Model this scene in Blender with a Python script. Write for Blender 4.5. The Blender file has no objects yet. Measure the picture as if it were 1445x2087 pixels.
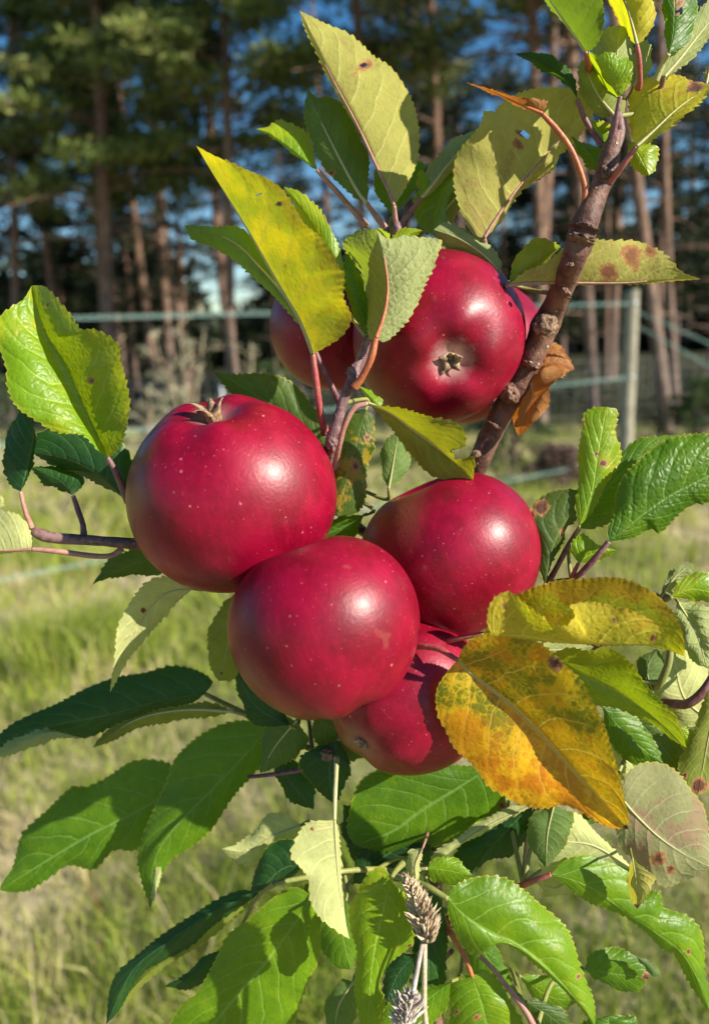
import bpy, bmesh, math, random
import numpy as np
from mathutils import Vector, Matrix, Quaternion, noise as mnoise

random.seed(7); RNG = np.random.default_rng(7)
SC = bpy.context.scene
COL = SC.collection

# ------------------------------------------------------------------ camera, sky, sun, exposure
F = 1507.0; CX, CY = 722.5, 1043.5           # focal length and centre in photograph pixels
PITCH, ROLL, EYE = 13.2, 0.045, 1.5
Mrot = (Matrix.Rotation(math.radians(90 - PITCH), 3, 'X') @ Matrix.Rotation(-ROLL, 3, 'Z'))
CAMLOC = Vector((0, 0, EYE))
cam = bpy.data.cameras.new('camera'); camo = bpy.data.objects.new('camera', cam); COL.objects.link(camo)
camo.matrix_world = Matrix.Translation(CAMLOC) @ Mrot.to_4x4()
cam.sensor_fit = 'VERTICAL'; cam.sensor_height = 36; cam.sensor_width = 36; cam.lens = 26.0
cam.clip_start = 0.01; cam.clip_end = 2000
cam.dof.use_dof = True; cam.dof.focus_distance = 0.268; cam.dof.aperture_fstop = 8.2
SC.camera = camo

SUNV = (Mrot @ Vector((.74, .42, .53))).normalized()
el = math.asin(SUNV.z); az = math.atan2(SUNV.x, SUNV.y)
w = bpy.data.worlds.new('World'); SC.world = w; w.use_nodes = True
wn = w.node_tree; wn.nodes.clear()
sky = wn.nodes.new('ShaderNodeTexSky'); sky.sky_type = 'NISHITA'; sky.sun_disc = False
sky.sun_elevation = el; sky.sun_rotation = az; sky.air_density = 1.0; sky.dust_density = 0.0; sky.ozone_density = 1.5
bg = wn.nodes.new('ShaderNodeBackground'); bg.inputs[1].default_value = 0.072
wo = wn.nodes.new('ShaderNodeOutputWorld')
hs = wn.nodes.new('ShaderNodeHueSaturation'); hs.inputs['Saturation'].default_value = 1.38
wn.links.new(sky.outputs[0], hs.inputs['Color']); wn.links.new(hs.outputs[0], bg.inputs[0]); wn.links.new(bg.outputs[0], wo.inputs[0])
sun = bpy.data.lights.new('sun', 'SUN'); sun.energy = 5.0; sun.angle = math.radians(0.53); sun.color = (1, .925, .79)
suno = bpy.data.objects.new('sun', sun); COL.objects.link(suno)
suno.rotation_euler = SUNV.to_track_quat('Z', 'Y').to_euler()
SC.view_settings.view_transform = 'Standard'; SC.view_settings.look = 'None'
SC.view_settings.exposure = 0.87; SC.view_settings.gamma = 1.0
SC.cycles.max_bounces = 6; SC.cycles.transmission_bounces = 4; SC.cycles.diffuse_bounces = 3

# ------------------------------------------------------------------ helpers
def P(x, y, z=.27):
    return CAMLOC + Mrot @ Vector(((x - CX) / F * z, -(y - CY) / F * z, -z))
def RAY(x, y):
    return Mrot @ Vector(((x - CX) / F, -(y - CY) / F, -1))
def G(x, y):
    r = RAY(x, y); return CAMLOC + r * (-CAMLOC.z / r.z)
def on_plane(x, y, B):                                     # point of the pixel's ray in the upright plane through B that faces the camera
    r = RAY(x, y); h = Vector((B.x, B.y, 0)); n = h.normalized()
    return CAMLOC + r * (h.dot(n) / r.dot(n))
def tag(o, label=None, cat=None, group=None, kind=None):
    if label: o['label'] = label
    if cat: o['category'] = cat
    if group: o['group'] = group
    if kind: o['kind'] = kind
    return o
def link(name, me, mat=None, parent=None, loc=None):
    o = bpy.data.objects.new(name, me); COL.objects.link(o)
    if mat is not None: me.materials.append(mat)
    if parent is not None: o.parent = parent
    if loc is not None: o.location = loc
    return o
def empty(name, loc, label, cat, group=None):
    o = bpy.data.objects.new(name, None); COL.objects.link(o); o.location = loc; o.empty_display_size = .05
    return tag(o, label, cat, group)
def mesh(name, v, f, smooth=True, origin=None):
    me = bpy.data.meshes.new(name)
    if origin is not None: v = [Vector(p) - origin for p in v]
    me.from_pydata([tuple(p) for p in v], [], f)
    if smooth: me.polygons.foreach_set('use_smooth', [True] * len(me.polygons))
    me.update(); return me
def mesh_np(name, V, Q, smooth=False, attr=None):
    me = bpy.data.meshes.new(name)
    me.vertices.add(len(V)); me.vertices.foreach_set('co', V.astype(np.float32).ravel())
    me.loops.add(Q.size); me.loops.foreach_set('vertex_index', Q.astype(np.int32).ravel())
    me.polygons.add(len(Q)); k = Q.shape[1]
    me.polygons.foreach_set('loop_start', np.arange(0, Q.size, k, dtype=np.int32))
    me.polygons.foreach_set('loop_total', np.full(len(Q), k, dtype=np.int32))
    if smooth: me.polygons.foreach_set('use_smooth', np.ones(len(Q), bool))
    if attr:
        for nm, vals in attr.items():
            at = me.attributes.new(nm, 'FLOAT', 'POINT'); at.data.foreach_set('value', vals.astype(np.float32))
    me.update(calc_edges=True); me.validate(); return me
def cr(pts, n):                                            # Catmull-Rom through pts, n even samples by chord length
    p = np.array(pts, float)
    if len(p) == 2:
        t = np.linspace(0, 1, n)[:, None]; return p[0] * (1 - t) + p[1] * t
    e = np.vstack([2 * p[0] - p[1], p, 2 * p[-1] - p[-2]])
    out = []
    for i in range(len(p) - 1):
        p0, p1, p2, p3 = e[i:i + 4]
        for t in np.linspace(0, 1, 24, endpoint=False):
            out.append(.5 * ((2 * p1) + (-p0 + p2) * t + (2 * p0 - 5 * p1 + 4 * p2 - p3) * t * t + (-p0 + 3 * p1 - 3 * p2 + p3) * t ** 3))
    out.append(p[-1]); out = np.array(out)
    d = np.concatenate([[0], np.cumsum(np.linalg.norm(np.diff(out[:, :2] if p.shape[1] < 4 else out[:, :3], axis=0), axis=1) + 1e-9)])
    s = np.linspace(0, d[-1], n)
    return np.stack([np.interp(s, d, out[:, k]) for k in range(p.shape[1])], 1)
def tube(pts, rad, seg=10, n=None, bump=0, cap=True, seed=0):
    """tube through 3-D pts (Vectors) with radii; returns verts, faces"""
    n = n or max(6, len(pts) * 8)
    q = cr([(p[0], p[1], p[2], r) for p, r in zip(pts, rad)], n)
    v, f = [], []
    side = None
    for i in range(n):
        c = Vector(q[i][:3]); t = Vector(q[min(i + 1, n - 1)][:3]) - Vector(q[max(i - 1, 0)][:3])
        t.normalize()
        if side is None: side = t.orthogonal().normalized()
        side = (side - t * side.dot(t)).normalized(); up = t.cross(side)
        for k in range(seg):
            a = 2 * math.pi * k / seg
            r = q[i][3]
            if bump: r *= 1 + bump * mnoise.noise(Vector((math.cos(a) * 1.3 + seed, math.sin(a) * 1.3, i * .33)))
            v.append(c + (side * math.cos(a) + up * math.sin(a)) * r)
    for i in range(n - 1):
        for k in range(seg):
            a = i * seg + k; b = i * seg + (k + 1) % seg
            f.append((a, b, b + seg, a + seg))
    if cap:
        f.append(tuple(range(seg - 1, -1, -1))); f.append(tuple(range((n - 1) * seg, n * seg)))
    return v, f
class MB:
    def __init__(s): s.v = []; s.f = []
    def add(s, vf):
        o = len(s.v); s.v += list(vf[0]); s.f += [tuple(i + o for i in q) for q in vf[1]]; return s
    def build(s, name, mat, parent=None, smooth=True, origin=None, loc=None):
        return link(name, mesh(name, s.v, s.f, smooth, origin), mat, parent, loc)
def child_of(o, parent):                                    # parent while keeping the world place of geometry written in world coordinates
    o.parent = parent; o.matrix_parent_inverse = parent.matrix_world.inverted(); return o

# ------------------------------------------------------------------ node helpers
def newmat(name):
    m = bpy.data.materials.new(name); m.use_nodes = True; m.node_tree.nodes.clear(); return m, m.node_tree
def nd(nt, typ, ins=None, **at):
    n = nt.nodes.new('ShaderNode' + typ)
    for k, v in at.items(): setattr(n, k, v)
    for k, v in (ins or {}).items():
        if isinstance(v, bpy.types.NodeSocket): nt.links.new(v, n.inputs[k])
        else:
            s = n.inputs[k]
            if s.type == 'RGBA' and len(v) == 3: v = (*v, 1)
            s.default_value = v
    return n
def mth(nt, op, a, b=0.0, c=0.0, clamp=False): return nd(nt, 'Math', {0: a, 1: b, 2: c}, operation=op, use_clamp=clamp).outputs[0]
def mix(nt, f, a, b, bt='MIX'):
    n = nd(nt, 'Mix', {0: f, 6: a, 7: b}, data_type='RGBA', blend_type=bt); return n.outputs[2]
def ramp(nt, v, lo, hi, a=0.0, b=1.0): return nd(nt, 'MapRange', {0: v, 1: lo, 2: hi, 3: a, 4: b}, interpolation_type='SMOOTHSTEP').outputs[0]
def noise(nt, vec, sc, det=3.0, rough=.5): return nd(nt, 'TexNoise', {'Vector': vec, 'Scale': sc, 'Detail': det, 'Roughness': rough}).outputs[0]

# ------------------------------------------------------------------ leaf materials
#        c1, c2, blotch, amount, under, trans, roughness
PAL = {
 'green':  ((.050,.135,.004), (.105,.22,.006), (.24,.32,.01), .18, (.17,.26,.06), (.26,.50,.005), .44),
 'lime':   ((.090,.20,.004), (.17,.31,.006), (.32,.38,.01), .22, (.24,.34,.06), (.42,.62,.005), .42),
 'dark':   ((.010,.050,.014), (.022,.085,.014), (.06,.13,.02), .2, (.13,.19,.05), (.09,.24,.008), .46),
 'yg':     ((.15,.30,.006), (.30,.40,.008), (.50,.44,.02), .25, (.30,.40,.07), (.55,.70,.010), .40),
 'yellow': ((.50,.42,.010), (.30,.36,.012), (.45,.16,.01), .22, (.62,.54,.035), (.95,.80,.006), .48),
 'mottle': ((.56,.27,.006), (.12,.15,.008), (.46,.10,.006), .30, (.42,.28,.05), (.85,.45,.008), .44),
 'tan':    ((.34,.32,.12), (.24,.28,.09), (.36,.18,.08), .35, (.50,.47,.11), (.66,.60,.04), .62),
 'gray':   ((.16,.22,.08), (.10,.17,.05), (.3,.3,.10), .2, (.40,.45,.17), (.36,.50,.025), .6),
 'cream':  ((.30,.36,.14), (.24,.32,.12), (.45,.32,.18), .2, (.60,.63,.25), (.60,.66,.07), .6),
 'olive':  ((.10,.14,.015), (.16,.20,.015), (.26,.18,.03), .3, (.25,.30,.04), (.46,.50,.010), .5),
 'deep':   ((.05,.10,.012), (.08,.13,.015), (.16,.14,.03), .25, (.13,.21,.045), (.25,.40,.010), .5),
 'brown':  ((.34,.13,.025), (.24,.085,.02), (.50,.25,.06), .5, (.40,.18,.05), (.60,.20,.02), .6),
 'patch':  ((.07,.13,.012), (.05,.10,.012), (.36,.26,.015), .75, (.2,.2,.06), (.30,.34,.01), .45),
 'pinktan':((.34,.32,.12), (.24,.28,.09), (.42,.20,.15), .62, (.37,.37,.17), (.46,.44,.05), .6),
}
_lm = {}
def leaf_mat(pal, rough_bump=1.0):
    key = (pal, rough_bump)
    if key in _lm: return _lm[key]
    c1, c2, c3, amt, und, tr, rg = PAL[pal]
    m, t = newmat('leaf_' + pal)
    uv = nd(t, 'UVMap', uv_map='UVMap').outputs[0]
    sp = nd(t, 'SeparateXYZ', {0: uv}); U, V = sp.outputs[0], sp.outputs[1]
    side = mth(t, 'SUBTRACT', mth(t, 'MULTIPLY', U, 2.0), 1.0); au = mth(t, 'ABSOLUTE', side)
    rnd = nd(t, 'ObjectInfo').outputs['Random']
    co = nd(t, 'TexCoord').outputs['Object']
    pos = nd(t, 'VectorMath', {0: co, 1: nd(t, 'CombineXYZ', {0: rnd, 1: mth(t, 'MULTIPLY', rnd, 3.7), 2: 0.0}).outputs[0]}, operation='ADD').outputs[0]
    n1 = noise(t, pos, 90.0, 3.0)
    wv = mth(t, 'SUBTRACT', mth(t, 'MULTIPLY', V, 7.5), mth(t, 'MULTIPLY', mth(t, 'POWER', au, 1.3), 2.1))
    wv = mth(t, 'ADD', wv, mth(t, 'MULTIPLY', n1, .55))
    wv = mth(t, 'ADD', wv, mth(t, 'MULTIPLY', mth(t, 'GREATER_THAN', side, 0.0), .45))
    fr = mth(t, 'ABSOLUTE', mth(t, 'SUBTRACT', mth(t, 'FRACT', wv), .5))
    lat = mth(t, 'MULTIPLY', ramp(t, fr, .012, .052, 1, 0), ramp(t, au, .55, .98, 1, .0))
    midr = ramp(t, au, .018, .05, 1, 0)
    vor = nd(t, 'TexVoronoi', {'Vector': pos, 'Scale': 420.0}, feature='DISTANCE_TO_EDGE').outputs[0]
    ter = ramp(t, vor, .0, .10, 1, 0)
    vein = mth(t, 'MAXIMUM', midr, mth(t, 'MAXIMUM', mth(t, 'MULTIPLY', lat, .9), mth(t, 'MULTIPLY', ter, .12)))
    nb = noise(t, pos, 42.0, 4.0, .6); nf = noise(t, pos, 260.0, 4.0, .65)
    base = mix(t, ramp(t, nb, .38, .62), c1, c2)
    nbl = noise(t, pos, 115.0, 5.0, .7)
    blot = ramp(t, mth(t, 'ADD', nbl, mth(t, 'MULTIPLY', mth(t, 'SUBTRACT', nb, .5), .6)), .64 - amt * .24, .70 - amt * .20)
    if pal in ('yellow', 'yg'): blot = mth(t, 'MAXIMUM', blot, mth(t, 'MULTIPLY', ramp(t, mth(t, 'ADD', au, mth(t, 'MULTIPLY', mth(t, 'SUBTRACT', nb, .5), 1.6)), .72, 1.05), .9))
    blot = mth(t, 'MULTIPLY', blot, min(1, amt * 1.5 if pal != 'yellow' else .6))
    if pal == 'mottle':                                        # green and gold towards the base, orange to rust towards the tip
        gold = mix(t, ramp(t, mth(t, 'ADD', nbl, mth(t, 'MULTIPLY', ter, .10)), .44, .58), (.15, .20, .008), (.62, .46, .010))
        far = mth(t, 'ADD', mth(t, 'ADD', V, mth(t, 'MULTIPLY', side, .30)), mth(t, 'MULTIPLY', mth(t, 'SUBTRACT', nb, .5), .8))
        low = mix(t, ramp(t, nbl, .42, .60), (.68, .22, .008), (.84, .50, .010))
        base = mix(t, ramp(t, far, .36, .62), gold, low)
    edge = ramp(t, au, .955, .995)
    ecol = (.5, .46, .05) if pal not in ('brown',) else (.4, .18, .05)
    dead = nd(t, 'Attribute', attribute_name='dead').outputs['Fac']
    dsum = mth(t, 'ADD', dead, mth(t, 'ADD', mth(t, 'MULTIPLY', mth(t, 'SUBTRACT', nf, .5), .9), mth(t, 'MULTIPLY', mth(t, 'SUBTRACT', nbl, .5), 2.4)))
    dm = mth(t, 'MULTIPLY', ramp(t, dsum, .34, .62), mth(t, 'GREATER_THAN', dead, .02))
    dcol = mix(t, ramp(t, dsum, .55, 1.05), (.34, .17, .06), (.10, .038, .02) if pal != 'tan' else (.20, .085, .04))
    fine = mix(t, .22, (1, 1, 1), nd(t, 'TexNoise', {'Vector': pos, 'Scale': 700.0, 'Detail': 2.0}).outputs[1], 'MULTIPLY')
    def finish(col, vc, va, ba):
        col = mix(t, mth(t, 'MULTIPLY', blot, ba), col, c3)
        col = mix(t, mth(t, 'MULTIPLY', vein, va), col, vc)
        col = mix(t, mth(t, 'MULTIPLY', edge, .55), col, ecol)
        var = mth(t, 'ADD', .82, mth(t, 'MULTIPLY', nf, .36))
        col = nd(t, 'VectorMath', {0: col, 3: var}, operation='SCALE').outputs[0]
        return mix(t, dm, col, dcol)
    vtop = tuple(min(1, c * 1.5 + .08) for c in c2) if pal != 'mottle' else (.80, .52, .07)
    top = finish(base, vtop, .65, 1.0)
    un = mix(t, ramp(t, nb, .3, .7), und, tuple(c * .8 for c in und))
    under = finish(un, tuple(min(1, c * 1.3 + .07) for c in und), .85, .55)
    trn = mix(t, ramp(t, nb, .34, .56), tr, tuple(c * .78 for c in tr) if pal != 'yellow' else (.46, .58, .008))
    if pal == 'mottle': trn = mix(t, ramp(t, nbl, .42, .62), (.50, .42, .008), (.98, .55, .008))
    trans = finish(trn, tuple(c * .5 + .02 for c in tr) if pal != 'mottle' else (1.0, .80, .12), .7, .8)
    bf = nd(t, 'NewGeometry').outputs['Backfacing']
    col = mix(t, bf, top, under)
    # the surface between the veins is puffed
    h = mth(t, 'ADD', mth(t, 'MULTIPLY', ramp(t, fr, .0, .22), .6), mth(t, 'MULTIPLY', ramp(t, vor, 0, .35), .35 * rough_bump))
    h = mth(t, 'ADD', h, mth(t, 'MULTIPLY', nf, .5 * rough_bump)); h = mth(t, 'ADD', h, mth(t, 'MULTIPLY', ramp(t, au, .0, .09), .7))
    bmp = nd(t, 'Bump', {'Strength': .5, 'Distance': .00036 * rough_bump, 'Height': h}).outputs[0]
    rgh = mth(t, 'ADD', mth(t, 'ADD', rg, mth(t, 'MULTIPLY', bf, .22)), mth(t, 'MULTIPLY', dm, .2), clamp=True)
    pr = nd(t, 'BsdfPrincipled', {'Base Color': col, 'Roughness': rgh, 'Normal': bmp, 'Specular IOR Level': .42})
    tl = nd(t, 'BsdfTranslucent', {'Color': trans, 'Normal': bmp})
    ms = nd(t, 'MixShader', {0: mth(t, 'MULTIPLY', .42, mth(t, 'SUBTRACT', 1.0, mth(t, 'MULTIPLY', dm, .8))), 1: pr.outputs[0], 2: tl.outputs[0]})
    nd(t, 'OutputMaterial', {0: ms.outputs[0]})
    _lm[key] = m; return m

def stem_mat(name, ca, cb, sc=300.0, rough=.55, lent=None, bump=.0003, bands=0):
    m, t = newmat(name); pos = nd(t, 'TexCoord').outputs['Object']
    n = noise(t, pos, sc, 4.0, .65); n2 = noise(t, pos, sc * .25, 3.0)
    col = mix(t, ramp(t, mth(t, 'ADD', mth(t, 'MULTIPLY', n, .5), mth(t, 'MULTIPLY', n2, .5)), .38, .62), ca, cb)
    h = n
    if lent:
        vo = nd(t, 'TexVoronoi', {'Vector': pos, 'Scale': lent}).outputs[0]
        lm = mth(t, 'MULTIPLY', ramp(t, vo, .10, .17, 1, 0), ramp(t, n2, .40, .5))
        col = mix(t, lm, col, (.55, .42, .30)); h = mth(t, 'ADD', n, mth(t, 'MULTIPLY', lm, 1.4))
    b = nd(t, 'Bump', {'Strength': .8, 'Distance': bump, 'Height': h}).outputs[0]
    p = nd(t, 'BsdfPrincipled', {'Base Color': col, 'Roughness': rough, 'Normal': b})
    nd(t, 'OutputMaterial', {0: p.outputs[0]}); return m
M_BARK = stem_mat('young_bark', (.085, .034, .024), (.21, .105, .07), 260.0, .62, 190.0, .0012)
M_TWIG = stem_mat('twig_bark', (.10, .045, .045), (.26, .15, .14), 400.0, .6, 420.0, .0003)
M_KNOT = stem_mat('knot_bark', (.05, .03, .022), (.26, .16, .10), 500.0, .8, None, .0012)
PET = {
 'pink': stem_mat('petiole_pink', (.36, .15, .12), (.42, .24, .18), 500.0, .5),
 'red': stem_mat('petiole_red', (.34, .05, .06), (.36, .12, .09), 500.0, .45),
 'orange': stem_mat('petiole_orange', (.50, .17, .05), (.36, .10, .05), 500.0, .45),
 'purple': stem_mat('petiole_purple', (.14, .05, .06), (.24, .12, .12), 500.0, .55),
 'green': stem_mat('petiole_green', (.20, .22, .05), (.26, .26, .08), 500.0, .5),
 'pale': stem_mat('petiole_pale', (.46, .42, .20), (.40, .40, .16), 500.0, .5),
}

# ------------------------------------------------------------------ the apple tree
TREE_BASE = G(900, 2087); TREE_BASE = Vector((P(890, 1900, .33).x, P(890, 1900, .33).y + .06, 0))
tree = empty('apple_tree', TREE_BASE, 'young apple tree in the foreground with red apples and serrated green and yellowing leaves', 'tree')
STEMPTS = []
def stem(name, pts, mat, seg=12, bump=.12, n=None, sd=0, parent=None):
    """pts: (px, py, dz mm, radius px)"""
    w3 = []; rr = []
    for (x, y, dz, r) in pts:
        z = .27 + dz / 1000; w3.append(P(x, y, z)); rr.append(r * .94 / F * z)
    for i in range(len(w3) - 1):
        for k in range(6): STEMPTS.append(w3[i].lerp(w3[i + 1], k / 6))
    v, f = tube(w3, rr, seg, n or len(pts) * 14, bump, True, sd)
    o = link(name, mesh(name, v, f, True, TREE_BASE), mat, parent or tree)
    return o
# main shoot, bottom part runs down to the ground
v3 = [(1256,268,0,9),(1247,300,0,17),(1240,330,1,22),(1226,372,1,21),(1210,410,2,24),(1198,440,2,27),(1187,468,3,30),(1182,488,3,31),(1172,520,4,27),(1158,556,10,26),(1146,585,16,25),
      (1127,632,26,27),(1110,665,31,31),(1096,700,34,27),(1072,752,38,26),(1046,800,42,28),(1022,842,45,24),(998,890,48,24),(978,935,51,23),(962,975,56,22),(925,1070,55,20),(885,1200,75,20),(872,1400,78,20),(880,1600,66,20),(882,1800,52,20),(884,2000,60,20),(886,2240,70,20)]
branch = stem('branch', v3, M_BARK, 20, .08, 420)
low = MB().add(tube([P(886, 2235, .34), P(886, 2235, .34).lerp(TREE_BASE, .5) + Vector((.01, 0, 0)), TREE_BASE - Vector((0, 0, .03))], [.0046, .009, .013], 14, 60, .1))
low.build('trunk', M_BARK, tree, True, TREE_BASE)
# ring scars and knots on the shoot
def knot(x, y, dz, r, sq, n, name='knot', mat=None, tilt=0.0):
    c = P(x, y, .27 + dz / 1000); R = r / F * (.27 + dz / 1000)
    bm = bmesh.new(); bmesh.ops.create_icosphere(bm, subdivisions=4, radius=1)
    for q in bm.verts:
        d = 1 + .38 * mnoise.noise(q.co * 2.6 + Vector((n, 0, 0))) + .22 * mnoise.noise(q.co * 6 + Vector((0, n, 0)))
        q.co = Vector((q.co.x * d, q.co.y * d * sq, q.co.z * d * .75)) * R
    bmesh.ops.rotate(bm, verts=bm.verts, cent=(0, 0, 0), matrix=Matrix.Rotation(tilt, 3, 'Z'))
    bmesh.ops.transform(bm, verts=bm.verts, matrix=Matrix.Translation(c - TREE_BASE) @ Mrot.to_4x4())
    me = bpy.data.meshes.new(name); bm.to_mesh(me); bm.free()
    me.polygons.foreach_set('use_smooth', [True] * len(me.polygons))
    return link(name, me, mat or M_KNOT, tree)
knot(1110, 662, 22, 23, .9, 1.0); knot(1184, 488, -2, 26, .30, 5.0, tilt=-.3); knot(1190, 466, -1, 27, .16, 9.0, mat=M_BARK, tilt=-.25)
knot(1234, 350, -3, 13, 1.0, 3.0, 'bud', M_KNOT); knot(1150, 596, 12, 16, .5, 7.0, 'bud', M_BARK, tilt=-.8); knot(1036, 800, 36, 24, .7, 12.0, 'bud', M_BARK, tilt=-.9)
knot(1160, 540, -1, 8, .6, 14.0, 'bud', M_KNOT); knot(1080, 745, 31, 17, .35, 21.0, 'bud', M_BARK, tilt=-.5); knot(1006, 868, 41, 16, .3, 17.0, 'bud', M_BARK, tilt=-.5); knot(970, 925, 45, 9, .8, 25.0, 'bud', M_KNOT)
knot(905, 1882, 20, 17, .8, 33.0, 'bud', M_KNOT); knot(668, 1538, 18, 14, .9, 38.0, 'bud', M_KNOT); knot(720, 762, -4, 13, 1.3, 44.0, 'bud', M_TWIG); knot(676, 898, -2, 12, 1.6, 47.0, 'bud', M_TWIG)
stem('twig', [(748,688,2,7),(738,722,-2,8),(722,762,-4,11),(706,800,-3,11),(692,845,-2,12),(676,900,0,13),(668,960,20,12),(700,1050,45,12),(880,1180,75,12)], M_TWIG, 12, .16, 120, 3)
stem('twig', [(62,1078,4,9),(85,1090,4,13),(120,1097,4,12),(200,1102,4,11),(290,1110,6,13),(400,1120,45,13),(620,1160,80,14),(880,1250,78,14)], M_TWIG, 12, .12, 110, 8)
stem('twig', [(808,455,10,8),(812,480,14,12),(830,530,60,12),(900,620,120,12),(960,720,140,12),(1000,800,95,12),(1018,852,48,10)], M_TWIG, 10, .12, 90, 5)
stem('twig', [(560,1800,6,5),(640,1785,10,6),(740,1772,20,6),(885,1775,52,9)], PET['green'], 10, .05, 60, 6)
stem('twig', [(512,1462,34,5),(560,1480,34,5),(620,1520,30,6),(668,1538,26,8),(690,1530,30,9),(760,1480,50,12),(872,1440,76,12)], PET['green'], 10, .12, 80, 7)
stem('twig', [(505,1584,26,4),(570,1576,26,5),(640,1562,26,6),(668,1540,26,8)], PET['purple'], 10, .08, 50, 9)
stem('twig', [(1066,1803,8,6),(1000,1828,14,6),(940,1860,20,8),(905,1882,20,11),(884,1900,52,9)], PET['red'], 10, .06, 60, 10)
stem('twig', [(1164,1182,12,9),(1150,1230,22,10),(1090,1300,50,10),(872,1400,78,12)], M_TWIG, 10, .1, 60, 11)
stem('twig', [(1362,1220,16,8),(1330,1225,20,9),(1250,1290,40,10),(1100,1380,66,10),(876,1480,78,10)], PET['purple'], 10, .1, 60, 12)
stem('twig', [(1452,1376,12,8),(1430,1412,12,10),(1400,1434,14,10),(1370,1434,20,10),(1300,1425,40,10),(1150,1440,66,10),(876,1520,78,10)], PET['purple'], 12, .1, 80, 13)
stem('twig', [(1366,1300,14,6),(1362,1350,14,8),(1345,1390,16,8),(1325,1405,24,8),(1250,1440,50,8)], PET['green'], 10, .05, 60, 14)
stem('twig', [(920,1900,14,6),(955,1930,12,5),(1000,1970,8,5),(1040,2020,4,6),(1072,2062,2,7),(1100,2120,0,8)], PET['pink'], 10, .05, 70, 15)
stem('twig', [(921,1938,20,5),(900,1960,26,5),(870,2000,34,5),(800,2080,50,5)], PET['purple'], 8, .05, 40, 16)
stem('twig', [(1232,372,2,8),(1245,340,0,9),(1262,275,2,11),(1258,230,4,9)], M_TWIG, 10, .1, 40, 17)

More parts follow.
